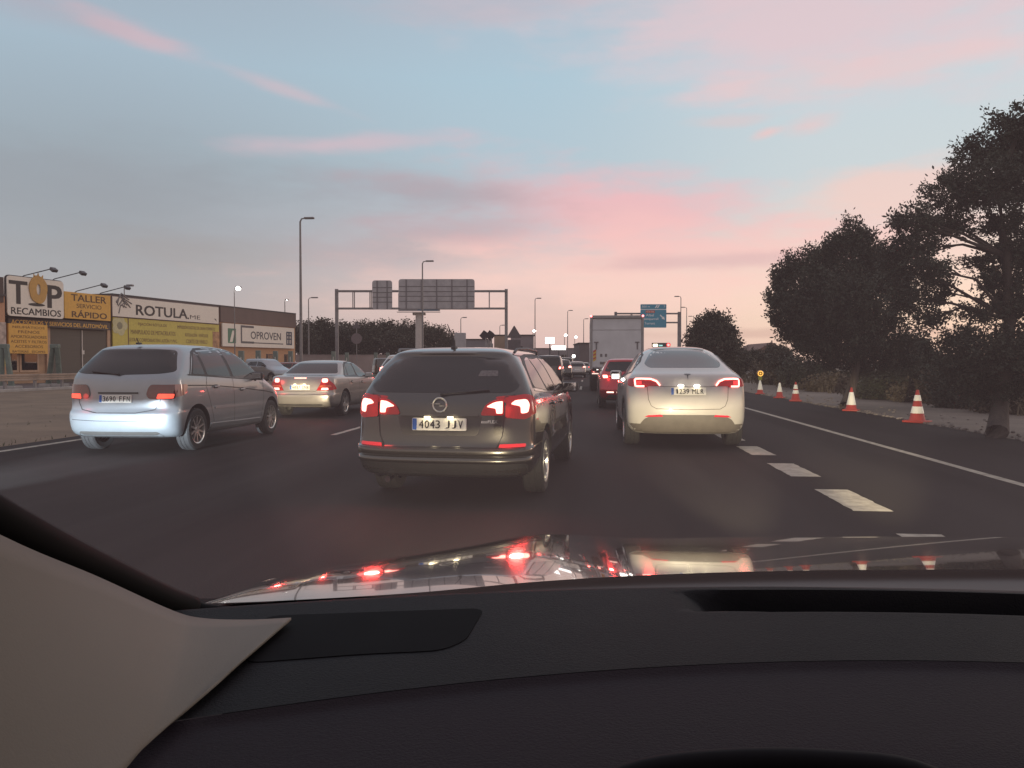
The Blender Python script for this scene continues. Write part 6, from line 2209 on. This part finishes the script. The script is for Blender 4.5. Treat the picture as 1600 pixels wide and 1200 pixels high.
# scrub along the right side: shrubs one can tell apart, and a mass of dry grass
def shrub(label, px, py, d, rx, ry, m, seed, n=420, size=.22, wid=.016, group='shrubs along the right side'):
    k = d/FPX
    c = at(px, py, d)
    r = thing('shrub', label, 'shrub', (c.x, c.y, 0), 0, group)
    zc = max(.2, c.z)
    rng = random.Random(seed)
    lob = [(Vector((rng.uniform(-.6, .6)*rx*k, rng.uniform(-.4, .4)*rx*k, zc*rng.uniform(.35, 1.0))), Vector((rx*k*.62, rx*k*.6, ry*k*.62))) for _ in range(5)]
    crown(lob, n, size, 12, wid, seed, m, r, up=.6, name='foliage')
    m_ = MB()
    for _ in range(6):
        a = rng.uniform(0, 6.28)
        m_.tube([(0, 0, -.05), (math.cos(a)*rx*k*.4, math.sin(a)*rx*k*.3, zc)], [.03, .012], 5)
    m_.build('stem', BARK, r)


places = [('dark bush filling the gap left of the conifer trunk', 1262, 578, 27, 46, 30, LEAF), ('dark bush right behind the conifer trunk', 1395, 585, 24, 50, 34, LEAF), ('dry brown bush between the conifer and the pine', 1450, 600, 21, 50, 24, SCRUB),
          ('dark bush left of the pine trunk', 1500, 600, 19.5, 45, 34, LEAF), ('dry bush at the foot of the pine', 1590, 640, 17, 60, 26, SCRUB), ('dry brown bush behind the two-band cone', 1290, 600, 29, 40, 16, SCRUB),
          ('low brown bush behind the white-topped cones', 1240, 588, 36, 34, 14, SCRUB), ('dark bush on the skyline left of the conifer', 1232, 560, 42, 28, 18, LEAF2), ('brown bush near the small house', 1205, 578, 48, 24, 12, SCRUB),
          ('dark bush right of the small house', 1222, 552, 60, 20, 14, LEAF2), ('dark bush on the skyline between round tree and house', 1166, 556, 85, 26, 16, LEAF2), ('dark bush at the horizon beside the round tree', 1150, 566, 70, 26, 14, LEAF2),
          ('dark leafy bush under the right side of the conifer', 1430, 560, 26, 44, 34, LEAF), ('tall dark bush behind the pine at the picture edge', 1600, 590, 21, 60, 60, LEAF), ('dry bush low between the two largest cones', 1375, 622, 22.5, 40, 14, SCRUB),
          ('dark bush in the gap right of the conifer', 1475, 560, 30, 50, 30, LEAF2), ('spiky young tree in the gap between conifer and pine', 1437, 535, 24, 14, 24, LEAF), ('low dark bush in front of the pine at the right', 1510, 638, 17.5, 40, 14, LEAF)]
for i, (lab, px, py, d, rx, ry, m) in enumerate(places):
    d = max(d, 11.6/((px-800)/FPX-.0956)) if px > 1195 else d
    shrub(lab, px, py, d, rx, ry, m, 100+i, n=int(300+rx*6), size=.20+.004*d, wid=.012+.0008*d)

rng = random.Random(77)
mb = MB()
for _ in range(15000):
    y = 10+110*rng.random()**1.7
    x = 10.9+rng.random()**1.4*(10+y*.6)
    h = (.18+.35*max(0, noise.noise(Vector((x*.35, y*.2, 0)))+.4))*rng.uniform(.5, 1.3)
    p = Vector((x, y, -.03))
    a = rng.uniform(0, 6.28)
    w = .012+.0006*y
    s = Vector((math.cos(a), math.sin(a), 0))*w
    e = Vector((rng.gauss(0, .25), rng.gauss(0, .25), 1)).normalized()*h
    mb.mesh_([p-s, p+s, p+e*.6+s*.7, p+e, p+e*.6-s*.7], [(0, 1, 2, 3, 4)])
o = mb.build('dry_grass', SCRUB)
o['kind'] = 'stuff'; o['label'] = 'dry brown grass and scrub beyond the sandy path'; o['category'] = 'grass'
mb = MB()
for _ in range(900):
    y = 9+34*rng.random()**1.3; x = -9.35-rng.random()**2.6*8
    h = rng.uniform(.03, .08); p = Vector((x, y, .0)); a = rng.uniform(0, 6.28)
    s = Vector((math.cos(a), math.sin(a), 0))*.012
    e = Vector((rng.gauss(0, .4), rng.gauss(0, .4), 1)).normalized()*h
    mb.mesh_([p-s, p+s, p+e], [(0, 1, 2)])
o = mb.build('verge_grass', mat('green_weed', (.07, .075, .035), .9, vary=.4))
o['kind'] = 'stuff'; o['label'] = 'thin weeds along the sandy verge at the left'; o['category'] = 'grass'
# crumbs of asphalt and stones along the path edge
mb = MB()
for _ in range(700):
    y = 9+40*rng.random()**1.5; x = 7.42+abs(rng.gauss(0, .22)) if rng.random() < .7 else 7.4+rng.random()*2
    s = rng.uniform(.015, .05)
    mb.ellipsoid((x, y, s*.3), (s, s*rng.uniform(.6, 1), s*.6), nu=6, nv=4)
o = mb.build('gravel', mat('gravel', (.16, .14, .125), .9, vary=.4, scale=9), smooth=True)
o['kind'] = 'stuff'; o['label'] = 'loose stones along the broken edge of the asphalt'; o['category'] = 'gravel'
